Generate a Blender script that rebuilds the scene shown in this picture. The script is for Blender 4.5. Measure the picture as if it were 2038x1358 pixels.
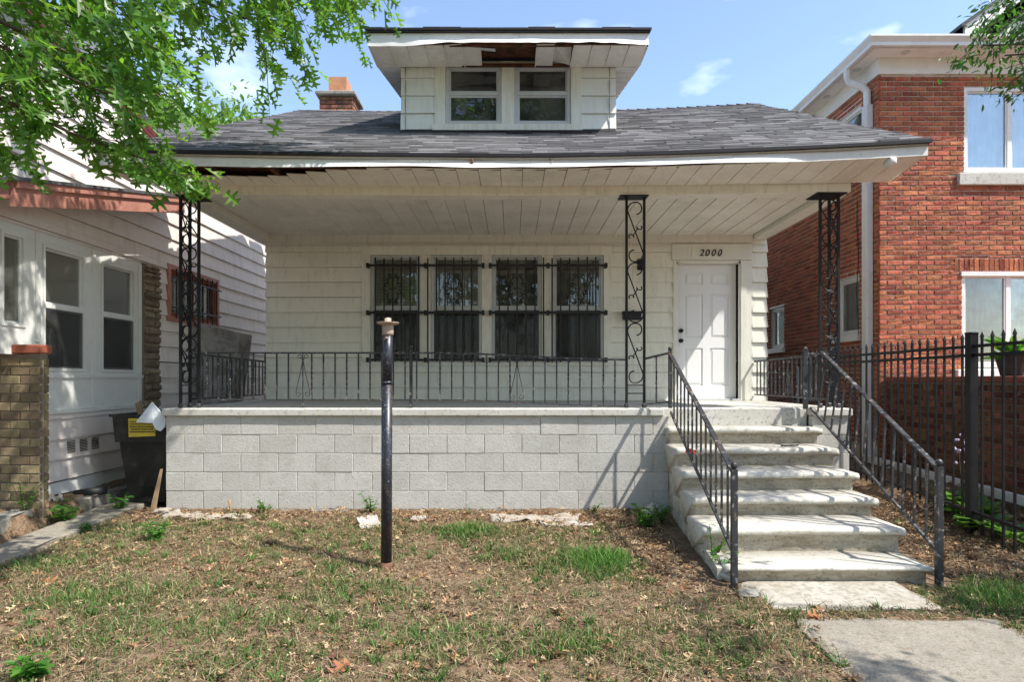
import bpy, math, random
import numpy as np
from mathutils import Vector, Matrix, noise as mnoise
from mathutils.geometry import tessellate_polygon

for o in list(bpy.data.objects): bpy.data.objects.remove(o)
rng = random.Random(11); npr = np.random.RandomState(5)
SC = bpy.context.scene; COL = SC.collection
R = math.radians

# ------------------------------------------------------------------ camera
EYE = 1.417; F = 1250.0; CX = 1020.0; HY = 755.0
def at(px, py, Y): return Vector(((px-CX)*Y/F, Y, EYE-(py-HY)*Y/F))
cam = bpy.data.cameras.new('camera'); co = bpy.data.objects.new('camera', cam); COL.objects.link(co)
cam.sensor_width = 36; cam.lens = F/2038*36; cam.shift_y = (HY-679)/2038
cam.clip_start = 0.05; cam.clip_end = 2000
co.location = (0, 0, EYE); co.rotation_euler = (R(90), 0, 0); SC.camera = co

# ------------------------------------------------------------------ sky and sun
SUN = Vector((1.25, -0.68, 2.0)).normalized()
w = bpy.data.worlds.new('World'); SC.world = w; w.use_nodes = True
nt = w.node_tree; nt.nodes.clear()
out = nt.nodes.new('ShaderNodeOutputWorld'); bg = nt.nodes.new('ShaderNodeBackground')
sky = nt.nodes.new('ShaderNodeTexSky'); sky.sky_type = 'NISHITA'; sky.sun_disc = False
sky.sun_elevation = math.asin(SUN.z); sky.sun_rotation = math.atan2(SUN.x, SUN.y)
sky.air_density = 1.0; sky.dust_density = 0.8; sky.ozone_density = 0.7
tcw = nt.nodes.new('ShaderNodeTexCoord'); mpw = nt.nodes.new('ShaderNodeMapping'); mpw.inputs['Scale'].default_value = (1, 1, 2.6)
nsw = nt.nodes.new('ShaderNodeTexNoise'); nsw.inputs['Scale'].default_value = 5.5; nsw.inputs['Detail'].default_value = 5
rpw = nt.nodes.new('ShaderNodeValToRGB'); rpw.color_ramp.elements[0].position = .58; rpw.color_ramp.elements[1].position = .8
rpw.color_ramp.elements[1].color = (.4, .4, .4, 1)
mxw = nt.nodes.new('ShaderNodeMixRGB'); mxw.inputs['Color2'].default_value = (8.5, 9.0, 9.6, 1)
nt.links.new(tcw.outputs['Generated'], mpw.inputs['Vector']); nt.links.new(mpw.outputs[0], nsw.inputs['Vector'])
nt.links.new(nsw.outputs['Fac'], rpw.inputs['Fac']); nt.links.new(rpw.outputs['Color'], mxw.inputs['Fac'])
nt.links.new(sky.outputs[0], mxw.inputs['Color1']); nt.links.new(mxw.outputs[0], bg.inputs['Color'])
bg.inputs['Strength'].default_value = 0.15; nt.links.new(bg.outputs[0], out.inputs['Surface'])
sl = bpy.data.lights.new('sun', 'SUN'); sl.energy = 3.5; sl.angle = R(0.55); sl.color = (1, .955, .88)
so = bpy.data.objects.new('sun', sl); COL.objects.link(so); so.location = (8, -5, 14)
so.rotation_euler = SUN.to_track_quat('Z', 'Y').to_euler()
vs = SC.view_settings; vs.view_transform = 'Standard'; vs.look = 'None'; vs.gamma = 1; vs.exposure = 1.08
vs.use_curve_mapping = False

# ------------------------------------------------------------------ materials
def mat(name, col, rough=.75, var=.08, nz=(6, .12), bump=None, dirt=None, spec=.3, metal=0, hue=0, trans=0):
    m = bpy.data.materials.new(name); m.use_nodes = True; t = m.node_tree; n = t.nodes; L = t.links.new
    b = n['Principled BSDF']; b.inputs['Roughness'].default_value = rough
    b.inputs['Specular IOR Level'].default_value = spec; b.inputs['Metallic'].default_value = metal
    g = n.new('ShaderNodeNewGeometry'); oi = n.new('ShaderNodeObjectInfo')
    ad = n.new('ShaderNodeMath'); ad.operation = 'ADD'; L(oi.outputs['Random'], ad.inputs[0]); L(g.outputs['Random Per Island'], ad.inputs[1])
    fr = n.new('ShaderNodeMath'); fr.operation = 'FRACT'; L(ad.outputs[0], fr.inputs[0])
    mr = n.new('ShaderNodeMapRange'); mr.inputs['To Min'].default_value = 1-var; mr.inputs['To Max'].default_value = 1+var
    L(fr.outputs[0], mr.inputs['Value'])
    nn = n.new('ShaderNodeTexNoise'); nn.inputs['Scale'].default_value = nz[0]; nn.inputs['Detail'].default_value = 6; nn.inputs['Roughness'].default_value = .65
    L(g.outputs['Position'], nn.inputs['Vector'])
    mn = n.new('ShaderNodeMapRange'); mn.inputs['From Min'].default_value = .25; mn.inputs['From Max'].default_value = .75
    mn.inputs['To Min'].default_value = 1-nz[1]; mn.inputs['To Max'].default_value = 1+nz[1]; L(nn.outputs['Fac'], mn.inputs['Value'])
    mm = n.new('ShaderNodeMath'); mm.operation = 'MULTIPLY'; L(mr.outputs[0], mm.inputs[0]); L(mn.outputs[0], mm.inputs[1])
    hs = n.new('ShaderNodeHueSaturation'); hs.inputs['Color'].default_value = (*col, 1); L(mm.outputs[0], hs.inputs['Value'])
    if hue:
        f2 = n.new('ShaderNodeMath'); f2.operation = 'MULTIPLY'; f2.inputs[1].default_value = 7.31; L(fr.outputs[0], f2.inputs[0])
        f3 = n.new('ShaderNodeMath'); f3.operation = 'FRACT'; L(f2.outputs[0], f3.inputs[0])
        mh = n.new('ShaderNodeMapRange'); mh.inputs['To Min'].default_value = .5-hue; mh.inputs['To Max'].default_value = .5+hue
        L(f3.outputs[0], mh.inputs['Value']); L(mh.outputs[0], hs.inputs['Hue'])
    c = hs.outputs['Color']
    for d in (dirt or []):
        dc, sc, lo, hi, amt = d[:5]; lo -= .05; hi -= .05
        dn = n.new('ShaderNodeTexNoise'); dn.inputs['Scale'].default_value = sc; dn.inputs['Detail'].default_value = 8; dn.inputs['Roughness'].default_value = .7
        if len(d) > 5:
            mp = n.new('ShaderNodeMapping'); mp.inputs['Scale'].default_value = d[5]; L(g.outputs['Position'], mp.inputs['Vector']); L(mp.outputs[0], dn.inputs['Vector'])
        else: L(g.outputs['Position'], dn.inputs['Vector'])
        dr = n.new('ShaderNodeMapRange'); dr.inputs['From Min'].default_value = lo; dr.inputs['From Max'].default_value = hi; dr.inputs['To Max'].default_value = amt
        L(dn.outputs['Fac'], dr.inputs['Value'])
        mx = n.new('ShaderNodeMixRGB'); mx.inputs['Color2'].default_value = (*dc, 1); L(dr.outputs[0], mx.inputs['Fac']); L(c, mx.inputs['Color1']); c = mx.outputs[0]
    L(c, b.inputs['Base Color'])
    prev = None
    for bp in (bump or []):
        bn = n.new('ShaderNodeTexNoise'); bn.inputs['Scale'].default_value = bp[0]; bn.inputs['Detail'].default_value = 4
        L(g.outputs['Position'], bn.inputs['Vector'])
        bu = n.new('ShaderNodeBump'); bu.inputs['Strength'].default_value = bp[1]; bu.inputs['Distance'].default_value = bp[2]
        L(bn.outputs['Fac'], bu.inputs['Height'])
        if prev: L(prev.outputs[0], bu.inputs['Normal'])
        prev = bu
    if prev: L(prev.outputs[0], b.inputs['Normal'])
    return m

def leafmat(name, col, tcol, rough=.42, attr=False, tf=.42, var=.25):
    m = bpy.data.materials.new(name); m.use_nodes = True; t = m.node_tree; n = t.nodes; L = t.links.new
    b = n['Principled BSDF']; b.inputs['Roughness'].default_value = rough; b.inputs['Specular IOR Level'].default_value = .4
    tr = n.new('ShaderNodeBsdfTranslucent'); ms = n.new('ShaderNodeMixShader'); ms.inputs[0].default_value = tf
    g = n.new('ShaderNodeNewGeometry'); mr = n.new('ShaderNodeMapRange'); mr.inputs['To Min'].default_value = 1-var; mr.inputs['To Max'].default_value = 1+var
    L(g.outputs['Random Per Island'], mr.inputs['Value'])
    for c, sock in ((col, b.inputs['Base Color']), (tcol, tr.inputs['Color'])):
        h = n.new('ShaderNodeHueSaturation'); h.inputs['Color'].default_value = (*c, 1); L(mr.outputs[0], h.inputs['Value'])
        if attr:
            a = n.new('ShaderNodeAttribute'); a.attribute_name = 'Col'; L(a.outputs['Color'], h.inputs['Color'])
        mh = n.new('ShaderNodeMapRange'); mh.inputs['To Min'].default_value = .485; mh.inputs['To Max'].default_value = .515
        fm = n.new('ShaderNodeMath'); fm.operation = 'MULTIPLY'; fm.inputs[1].default_value = 13.7; L(g.outputs['Random Per Island'], fm.inputs[0])
        ff = n.new('ShaderNodeMath'); ff.operation = 'FRACT'; L(fm.outputs[0], ff.inputs[0]); L(ff.outputs[0], mh.inputs['Value']); L(mh.outputs[0], h.inputs['Hue'])
        L(h.outputs[0], sock)
    L(b.outputs[0], ms.inputs[1]); L(tr.outputs[0], ms.inputs[2]); L(ms.outputs[0], n['Material Output'].inputs['Surface'])
    return m

def glassmat(name, tint=(.75, .8, .8), boost=1.0, dust=.0):
    m = bpy.data.materials.new(name); m.use_nodes = True; t = m.node_tree; n = t.nodes; L = t.links.new
    n.remove(n['Principled BSDF'])
    tr = n.new('ShaderNodeBsdfTransparent'); tr.inputs[0].default_value = (*tint, 1)
    gl = n.new('ShaderNodeBsdfGlossy'); gl.inputs['Roughness'].default_value = .015; gl.inputs[0].default_value = (.95, .97, 1, 1)
    fz = n.new('ShaderNodeFresnel'); fz.inputs['IOR'].default_value = 1.6
    ml = n.new('ShaderNodeMath'); ml.operation = 'MULTIPLY_ADD'; ml.inputs[1].default_value = 1.6*boost; ml.inputs[2].default_value = .02; ml.use_clamp = True
    L(fz.outputs[0], ml.inputs[0])
    nn = n.new('ShaderNodeTexNoise'); nn.inputs['Scale'].default_value = 3.5; g = n.new('ShaderNodeNewGeometry'); L(g.outputs['Position'], nn.inputs['Vector'])
    bu = n.new('ShaderNodeBump'); bu.inputs['Strength'].default_value = .06; bu.inputs['Distance'].default_value = .02; L(nn.outputs['Fac'], bu.inputs['Height']); L(bu.outputs[0], gl.inputs['Normal'])
    ms = n.new('ShaderNodeMixShader'); L(ml.outputs[0], ms.inputs[0]); L(tr.outputs[0], ms.inputs[1]); L(gl.outputs[0], ms.inputs[2])
    df = n.new('ShaderNodeBsdfDiffuse'); df.inputs[0].default_value = (.45, .44, .4, 1)
    dn = n.new('ShaderNodeTexNoise'); dn.inputs['Scale'].default_value = 5; dn.inputs['Detail'].default_value = 6; L(g.outputs['Position'], dn.inputs['Vector'])
    dm = n.new('ShaderNodeMapRange'); dm.inputs['From Min'].default_value = .35; dm.inputs['From Max'].default_value = .75; dm.inputs['To Min'].default_value = dust*.3; dm.inputs['To Max'].default_value = dust*1.6
    L(dn.outputs['Fac'], dm.inputs['Value'])
    m2 = n.new('ShaderNodeMixShader'); L(dm.outputs[0], m2.inputs[0]); L(ms.outputs[0], m2.inputs[1]); L(df.outputs[0], m2.inputs[2])
    L(m2.outputs[0], n['Material Output'].inputs['Surface']); return m

STREAK = (5, 5, .7)
MT = dict(
 siding=mat('cream_siding', (.78, .765, .675), .55, .03, (3, .05), [(60, .12, .003)], [((.25, .22, .15), 3.2, .56, .8, .35, STREAK), ((.18, .16, .11), 45, .66, .72, .5)]),
 trim=mat('cream_trim', (.79, .775, .69), .5, .02, (4, .06), [(50, .1, .003)], [((.3, .26, .18), 4, .55, .8, .4, STREAK)]),
 soffit=mat('soffit_panel', (.82, .80, .72), .55, .025, (3, .06), None, [((.22, .19, .13), 30, .63, .7, .4), ((.4, .36, .27), 2.2, .5, .75, .35)]),
 gap=mat('dark_gap', (.10, .085, .06), .9),
 white=mat('white_aluminium', (.80, .80, .78), .35, .03, (4, .05), [(14, .25, .012)], [((.25, .21, .15), 40, .66, .72, .6), ((.5, .48, .42), 3, .55, .8, .4)]),
 dwhite=mat('dormer_siding', (.74, .75, .70), .5, .03, (3, .05), [(60, .1, .003)], [((.45, .38, .24), 4, .56, .85, .4, STREAK)]),
 dtrim=mat('dormer_trim', (.74, .74, .67), .5, .02, (3, .05), None, [((.42, .33, .16), 5, .5, .8, .5, (6, 6, .5))]),
 alu=mat('window_aluminium', (.55, .57, .57), .4, .04, (10, .08), None, [((.25, .23, .2), 20, .6, .75, .4)], .5),
 block=mat('painted_block', (.505, .49, .455), .85, .06, (9, .06), [(60, .6, .007), (190, .5, .003)], [((.25, .23, .19), 42, .61, .67, .55), ((.36, .33, .28), 6, .58, .7, .4), ((.36, .34, .30), 2.2, .5, .8, .45)]),
 mortar=mat('painted_mortar', (.43, .415, .385), .9, 0, (30, .15), [(120, .4, .004)]),
 slab=mat('painted_concrete', (.57, .555, .51), .85, 0, (6, .1), [(45, .4, .005)], [((.2, .17, .12), 26, .58, .68, .6), ((.36, .33, .27), 3, .5, .75, .5)]),
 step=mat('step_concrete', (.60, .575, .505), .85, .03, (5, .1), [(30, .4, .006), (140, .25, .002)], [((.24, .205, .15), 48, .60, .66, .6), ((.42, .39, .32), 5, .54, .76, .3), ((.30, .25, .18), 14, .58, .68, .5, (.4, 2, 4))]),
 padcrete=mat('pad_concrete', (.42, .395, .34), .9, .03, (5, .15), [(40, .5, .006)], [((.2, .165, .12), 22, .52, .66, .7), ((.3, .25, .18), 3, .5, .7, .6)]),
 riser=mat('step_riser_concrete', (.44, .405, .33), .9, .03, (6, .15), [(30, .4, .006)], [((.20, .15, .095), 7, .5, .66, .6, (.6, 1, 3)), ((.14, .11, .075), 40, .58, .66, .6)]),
 stucco=mat('step_side_stucco', (.50, .48, .42), .9, 0, (4, .15), [(25, .6, .01)], [((.25, .19, .12), 5, .52, .66, .75)]),
 iron=mat('black_iron', (.012, .012, .014), .5, .1, (12, .3), [(80, .25, .002)], [((.10, .05, .03), 11, .68, .8, .4)], .25),
 railiron=mat('weathered_rail_iron', (.028, .029, .032), .5, .15, (12, .3), [(80, .3, .002)], [((.5, .5, .49), 18, .61, .70, .65), ((.20, .09, .05), 9, .6, .74, .5)], .5),
 guard=mat('black_guard_paint', (.010, .010, .011), .45, .1, (12, .2), None, None, .4),
 shingle=mat('asphalt_shingle', (.155, .150, .154), .95, .3, (5, .15), [(260, .5, .004)], [((.07, .068, .07), 1.3, .52, .72, .5)], .15),
 deck=mat('roof_felt', (.045, .045, .048), .95, 0, (10, .2)),
 drip=mat('dark_drip_edge', (.018, .018, .022), .6, .05),
 brown=mat('rotten_wood', (.13, .055, .028), .9, .1, (9, .4), [(30, .5, .006)], [((.03, .02, .015), 6, .5, .65, .8)]),
 wood=mat('raw_wood', (.33, .23, .14), .85, .15, (12, .25), [(40, .3, .004)]),
 door=mat('white_door', (.80, .80, .80), .38, 0, (3, .03), None, [((.5, .5, .48), 3, .6, .8, .25)]),
 dframe=mat('white_door_frame', (.72, .71, .64), .45, .02, (4, .05), None, [((.4, .35, .25), 5, .58, .8, .35, STREAK)]),
 black=mat('black_metal', (.012, .012, .012), .4, .1),
 room=mat('dark_room', (.035, .034, .032), .9, 0),
 blind=mat('mini_blind', (.75, .73, .66), .6, .05),
 drape=mat('vertical_blind', (.72, .72, .71), .7, .06),
 glass=glassmat('window_glass', (.82, .84, .82), .42, .13),
 dglass=glassmat('dormer_glass', (.55, .6, .6), .4, .12),
 bglass=glassmat('blue_glass', (.84, .9, .92), .4, .03),
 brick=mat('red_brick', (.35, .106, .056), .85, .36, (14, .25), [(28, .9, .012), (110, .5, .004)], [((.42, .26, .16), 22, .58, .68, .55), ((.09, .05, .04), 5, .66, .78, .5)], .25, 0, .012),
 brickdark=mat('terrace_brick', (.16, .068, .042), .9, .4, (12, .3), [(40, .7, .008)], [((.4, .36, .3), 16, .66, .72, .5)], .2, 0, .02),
 bmortar=mat('brick_mortar', (.54, .44, .35), .9, 0, (25, .2), [(90, .4, .003)]),
 bmortar2=mat('old_mortar', (.24, .2, .16), .9, 0, (25, .2), [(90, .4, .003)]),
 tanbrick=mat('tan_brick', (.22, .165, .095), .85, .4, (12, .25), [(50, .5, .005)], [((.06, .045, .03), 5, .55, .7, .6)], .25, 0, .015),
 chbrick=mat('chimney_brick', (.33, .14, .075), .9, .3, (12, .3), [(40, .6, .006)], [((.06, .05, .045), 7, .5, .62, .75)], .2, 0, .015),
 flue=mat('clay_flue', (.52, .25, .13), .8, 0, (5, .15), None, [((.3, .14, .08), 6, .5, .7, .5)]),
 concrete=mat('grey_concrete', (.30, .27, .22), .95, .05, (8, .15), [(45, .5, .006), (150, .4, .003)], [((.17, .15, .12), 75, .55, .62, .7), ((.15, .125, .09), 16, .55, .66, .6), ((.45, .43, .39), 90, .64, .7, .6), ((.2, .18, .14), 3, .5, .72, .5)]),
 oldcrete=mat('old_concrete', (.27, .255, .22), .95, .1, (8, .2), [(40, .6, .008)], [((.12, .1, .075), 12, .52, .66, .6)]),
 lsiding=mat('pink_white_siding', (.72, .66, .62), .55, .03, (3, .05), None, [((.42, .3, .22), 2.4, .54, .8, .45, (3, 3, 1.2))]),
 lwhite=mat('left_white_panel', (.68, .69, .66), .5, .03, (4, .06), None, [((.4, .38, .32), 4, .56, .8, .4)]),
 salmon=mat('salmon_trim', (.42, .19, .145), .6, .05, (5, .12), None, [((.28, .12, .09), 6, .52, .72, .5), ((.5, .4, .36), 20, .64, .7, .5)]),
 maroon=mat('maroon_rake', (.16, .03, .035), .5, .05),
 rust=mat('red_sill', (.27, .085, .05), .85, .1, (10, .25), [(60, .4, .004)]),
 stone=mat('field_stone', (.235, .185, .125), .9, .4, (9, .35), [(24, .8, .012)], [((.1, .085, .07), 7, .5, .65, .6)], .2, 0, .02),
 pole=mat('dark_pole_paint', (.018, .021, .03), .38, 0, (8, .3), [(70, .15, .002)], [((.40, .40, .42), 60, .63, .68, .5), ((.15, .085, .05), 5, .56, .7, .6)], .5),
 polerust=mat('rusted_iron', (.17, .085, .05), .85, 0, (20, .35), [(60, .5, .004)]),
 corrod=mat('corroded_zinc', (.40, .32, .25), .75, .1, (20, .3), [(60, .5, .004)], [((.2, .1, .06), 14, .52, .66, .7)]),
 bin=mat('black_bin_plastic', (.022, .022, .021), .5, .05, (5, .2), [(120, .1, .002)], [((.09, .085, .075), 5, .55, .75, .5)], .4),
 yellow=mat('yellow_sticker', (.62, .47, .06), .5, 0, (8, .12)),
 ink=mat('sticker_ink', (.06, .05, .03), .7),
 board=mat('white_board', (.70, .74, .80), .5, 0, (4, .04)),
 scrapwhite=mat('dirty_white_scrap', (.44, .41, .37), .7, .05, (12, .15), [(40, .4, .006)], [((.24, .18, .12), 14, .52, .66, .6)]),
 tarp=mat('pale_cloth_scrap', (.36, .32, .27), .8, .1, (9, .15), [(30, .5, .01)], [((.25, .19, .13), 9, .52, .7, .6)]),
 metalgrey=mat('grey_sheet_metal', (.33, .32, .30), .55, 0, (4, .15), [(6, .3, .02)], [((.12, .1, .085), 5, .5, .66, .7)], .4),
 soil=mat('soil', (.190, .122, .078), .95, 0, (2.2, .3), [(18, .9, .03), (80, 1, .015)], [((.27, .20, .135), 5.5, .52, .64, .6), ((.085, .055, .036), 12, .54, .64, .75), ((.30, .22, .13), 55, .57, .64, .7), ((.06, .04, .028), 40, .58, .66, .7)], .1),
 bark=mat('oak_bark', (.10, .075, .055), .95, 0, (10, .35), [(22, .9, .02)]),
 twig=mat('green_twig', (.07, .055, .03), .8),
 oak=leafmat('oak_leaf', (.075, .175, .026), (.26, .52, .04), .36, var=.4),
 elm=leafmat('elm_leaf', (.040, .10, .022), (.10, .26, .03), .45),
 pale=leafmat('pale_leaf', (.115, .20, .035), (.25, .46, .06), .5),
 weed=leafmat('weed_leaf', (.075, .20, .03), (.16, .42, .04), .45),
 hosta=leafmat('hosta_leaf', (.10, .20, .045), (.2, .40, .06), .4),
 grass=leafmat('grass_blade', (.1, .2, .04), (.1, .2, .04), .6, True, .3, .3),
 dry=leafmat('dry_leaf', (.26, .15, .07), (.26, .15, .07), .8, True, .15, .35),
 red=mat('red_plastic', (.5, .05, .03), .4, 0),
 wroof=mat('grey_roof', (.10, .10, .105), .95, .1, (40, .3), [(200, .5, .004)]),
 rock=mat('pale_rock', (.42, .40, .35), .9, 0, (9, .2), [(20, .7, .02)]),
 flower=mat('lilac_petal', (.55, .45, .62), .6, .1),
 yflower=mat('yellow_petal', (.75, .55, .04), .6, .1),
 chain=mat('galvanised_wire', (.40, .40, .40), .45, .05, (10, .1), None, None, .5, .5),
)

def screenmat():
    m = bpy.data.materials.new('insect_screen'); m.use_nodes = True; t = m.node_tree; n = t.nodes
    d = n['Principled BSDF']; d.inputs['Base Color'].default_value = (.07, .072, .07, 1); d.inputs['Roughness'].default_value = .8; d.inputs['Specular IOR Level'].default_value = .1
    tr = n.new('ShaderNodeBsdfTransparent'); ms = n.new('ShaderNodeMixShader'); ms.inputs[0].default_value = .42
    t.links.new(tr.outputs[0], ms.inputs[1]); t.links.new(d.outputs[0], ms.inputs[2]); t.links.new(ms.outputs[0], n['Material Output'].inputs['Surface']); return m
MT['screen'] = screenmat()

# ------------------------------------------------------------------ mesh helpers
class MB:
    def __init__(s, mx=None): s.v = []; s.f = []; s.mx = mx
    def add(s, vs, fs):
        k = len(s.v)
        for p in vs:
            p = Vector(p); s.v.append(tuple(s.mx @ p) if s.mx else tuple(p))
        s.f += [tuple(i+k for i in f) for f in fs]; return s
    def box(s, x0, x1, y0, y1, z0, z1):
        return s.add([(x0,y0,z0),(x1,y0,z0),(x1,y1,z0),(x0,y1,z0),(x0,y0,z1),(x1,y0,z1),(x1,y1,z1),(x0,y1,z1)],
                     [(3,2,1,0),(4,5,6,7),(0,1,5,4),(1,2,6,5),(2,3,7,6),(3,0,4,7)])
    def hexa(s, p): return s.add(p, [(3,2,1,0),(4,5,6,7),(0,1,5,4),(1,2,6,5),(2,3,7,6),(3,0,4,7)])
    def cbox(s, x0, x1, y0, y1, z0, z1, c=.004):
        vs = []; idx = {}
        X = (x0, x1); Y = (y0, y1); Z = (z0, z1)
        for a in (0, 1):
            for b in (0, 1):
                for d in (0, 1):
                    sx, sy, sz = (c, -c)[a], (c, -c)[b], (c, -c)[d]
                    idx[a,b,d,0] = len(vs); vs.append((X[a], Y[b]+sy, Z[d]+sz))
                    idx[a,b,d,1] = len(vs); vs.append((X[a]+sx, Y[b], Z[d]+sz))
                    idx[a,b,d,2] = len(vs); vs.append((X[a]+sx, Y[b]+sy, Z[d]))
        fs = []
        def face(keys, nrm):
            ids = [idx[k] for k in keys]; p = [Vector(vs[i]) for i in ids]
            n = (p[1]-p[0]).cross(p[2]-p[0])
            if n.dot(Vector(nrm)) < 0: ids.reverse()
            fs.append(tuple(ids))
        for a in (0, 1):
            q = (-1, 1)[a]
            face([(a,0,0,0),(a,1,0,0),(a,1,1,0),(a,0,1,0)], (q,0,0))
            face([(0,a,0,1),(1,a,0,1),(1,a,1,1),(0,a,1,1)], (0,q,0))
            face([(0,0,a,2),(1,0,a,2),(1,1,a,2),(0,1,a,2)], (0,0,q))
            for b in (0, 1):
                r = (-1, 1)[b]
                face([(a,b,0,0),(a,b,1,0),(a,b,1,1),(a,b,0,1)], (q,r,0))
                face([(a,0,b,0),(a,1,b,0),(a,1,b,2),(a,0,b,2)], (q,0,r))
                face([(0,a,b,1),(1,a,b,1),(1,a,b,2),(0,a,b,2)], (0,q,r))
                for d in (0, 1):
                    face([(a,b,d,0),(a,b,d,1),(a,b,d,2)], (q,r,(-1,1)[d]))
        return s.add(vs, fs)
    def tube(s, pts, r, n=6, rot=0, cap=True):
        pts = [Vector(p) for p in pts]; rs = r if isinstance(r, (list, tuple)) else [r]*len(pts)
        up = None; vs = []; fs = []
        for i, p in enumerate(pts):
            t = (pts[min(i+1, len(pts)-1)]-pts[max(i-1, 0)]).normalized()
            if up is None:
                up = Vector((0, 0, 1)) if abs(t.z) < .9 else Vector((0, 1, 0))
            a = t.cross(up); a = a.normalized() if a.length > 1e-6 else Vector((1, 0, 0)); b = a.cross(t).normalized(); up = b
            for k in range(n):
                g = rot+2*math.pi*k/n; vs.append(p+(a*math.cos(g)+b*math.sin(g))*rs[i])
        for i in range(len(pts)-1):
            for k in range(n):
                fs.append((i*n+k, i*n+(k+1) % n, (i+1)*n+(k+1) % n, (i+1)*n+k))
        if cap: fs.append(tuple(range(n))[::-1]); fs.append(tuple((len(pts)-1)*n+k for k in range(n)))
        return s.add(vs, fs)
    def bar(s, a, b, r): return s.tube([a, b], r*1.414, 4, math.pi/4)
    def lathe(s, c, prof, n=16):
        vs = []; fs = []; c = Vector(c)
        for r, z in prof:
            for k in range(n): vs.append(c+Vector((r*math.cos(2*math.pi*k/n), r*math.sin(2*math.pi*k/n), z)))
        for i in range(len(prof)-1):
            for k in range(n): fs.append((i*n+k, i*n+(k+1) % n, (i+1)*n+(k+1) % n, (i+1)*n+k))
        fs.append(tuple(range(n))[::-1]); fs.append(tuple((len(prof)-1)*n+k for k in range(n)))
        return s.add(vs, fs)
    def ball(s, c, r, n=10): return s.lathe(c, [(max(1e-4, r*math.sin(math.pi*i/6)), -r*math.cos(math.pi*i/6)) for i in range(7)], n)
    def prism(s, poly, x0, x1):      # poly in (y,z), extruded along x
        k = len(poly)
        return s.add([(x0, y, z) for y, z in poly]+[(x1, y, z) for y, z in poly],
                     [tuple(range(k))[::-1], tuple(range(k, 2*k))]+[(i, (i+1) % k, k+(i+1) % k, k+i) for i in range(k)])
    def grid(s, fn, nu, nv):
        vs = [fn(i/nu, j/nv) for j in range(nv+1) for i in range(nu+1)]
        fs = [(j*(nu+1)+i, j*(nu+1)+i+1, (j+1)*(nu+1)+i+1, (j+1)*(nu+1)+i) for j in range(nv) for i in range(nu)]
        return s.add(vs, fs)
    def build(s, name, m, parent=None, smooth=False, kind=None):
        me = bpy.data.meshes.new(name); me.from_pydata(s.v, [], s.f); me.update()
        return link(name, me, m, parent, smooth, kind)

def link(name, me, m, parent=None, smooth=False, kind=None):
    if m and not me.materials: me.materials.append(MT[m])
    if smooth: me.polygons.foreach_set('use_smooth', [True]*len(me.polygons))
    o = bpy.data.objects.new(name, me); COL.objects.link(o)
    if parent: setp(o, parent)
    if kind: o['kind'] = kind
    return o
def wloc(o):
    v = Vector(o.get('_b', (0, 0, 0))); return v
def setp(o, parent):
    o.parent = parent
    if parent.type == 'EMPTY': o.matrix_parent_inverse = Matrix.Translation(-parent.location)
    elif parent.location.length > 0 or any(parent.rotation_euler): o.matrix_parent_inverse = parent.matrix_basis.inverted()
def tag(o, label, cat, group=None):
    o['label'] = label; o['category'] = cat
    if group: o['group'] = group
    return o
def thing(name, label, cat, loc, group=None):
    o = bpy.data.objects.new(name, None); COL.objects.link(o); o.location = loc; o.empty_display_size = .2
    return tag(o, label, cat, group)
def structure(o): o['kind'] = 'structure'; return o

def npmesh(name, V, T, m, parent=None, col=None, kind=None, smooth=False):
    me = bpy.data.meshes.new(name); V = np.asarray(V, np.float32); T = np.asarray(T, np.int32)
    me.vertices.add(len(V)); me.vertices.foreach_set('co', V.ravel())
    me.loops.add(T.size); me.loops.foreach_set('vertex_index', T.ravel())
    me.polygons.add(len(T)); me.polygons.foreach_set('loop_start', np.arange(len(T), dtype=np.int32)*T.shape[1])
    me.update(calc_edges=True); me.validate()
    if col is not None:
        a = me.color_attributes.new('Col', 'FLOAT_COLOR', 'POINT')
        a.data.foreach_set('color', np.concatenate([col, np.ones((len(col), 1))], 1).astype(np.float32).ravel())
    return link(name, me, m, parent, smooth, kind)

def ss(x, a, b):
    t = min(1, max(0, (x-a)/(b-a))); return t*t*(3-2*t)
def sag(x): return .14*max(0, (x-.2)/3.9)**1.6+.05*max(0, -x/4)**1.6
def gz(x, y):
    yy = min(6.81, max(1.5, y))
    return -.055*(6.81-yy)+.26*ss(x, 3.75, 4.5)*ss(y, 5.0, 6.8)+.17*ss(-x, 4.60, 4.68)*ss(y, 4.6, 5.8)

# wall frames: local u (right, seen from outside), d (into the wall), w (up)
def frame_front(Y): return Matrix(((1,0,0,0),(0,1,0,Y),(0,0,1,0),(0,0,0,1)))
def frame_facing_right(X): return Matrix(((0,-1,0,X),(1,0,0,0),(0,0,1,0),(0,0,0,1)))    # u=+Y
def frame_facing_left(X): return Matrix(((0,1,0,X),(-1,0,0,0),(0,0,1,0),(0,0,0,1)))     # u=-Y

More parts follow.
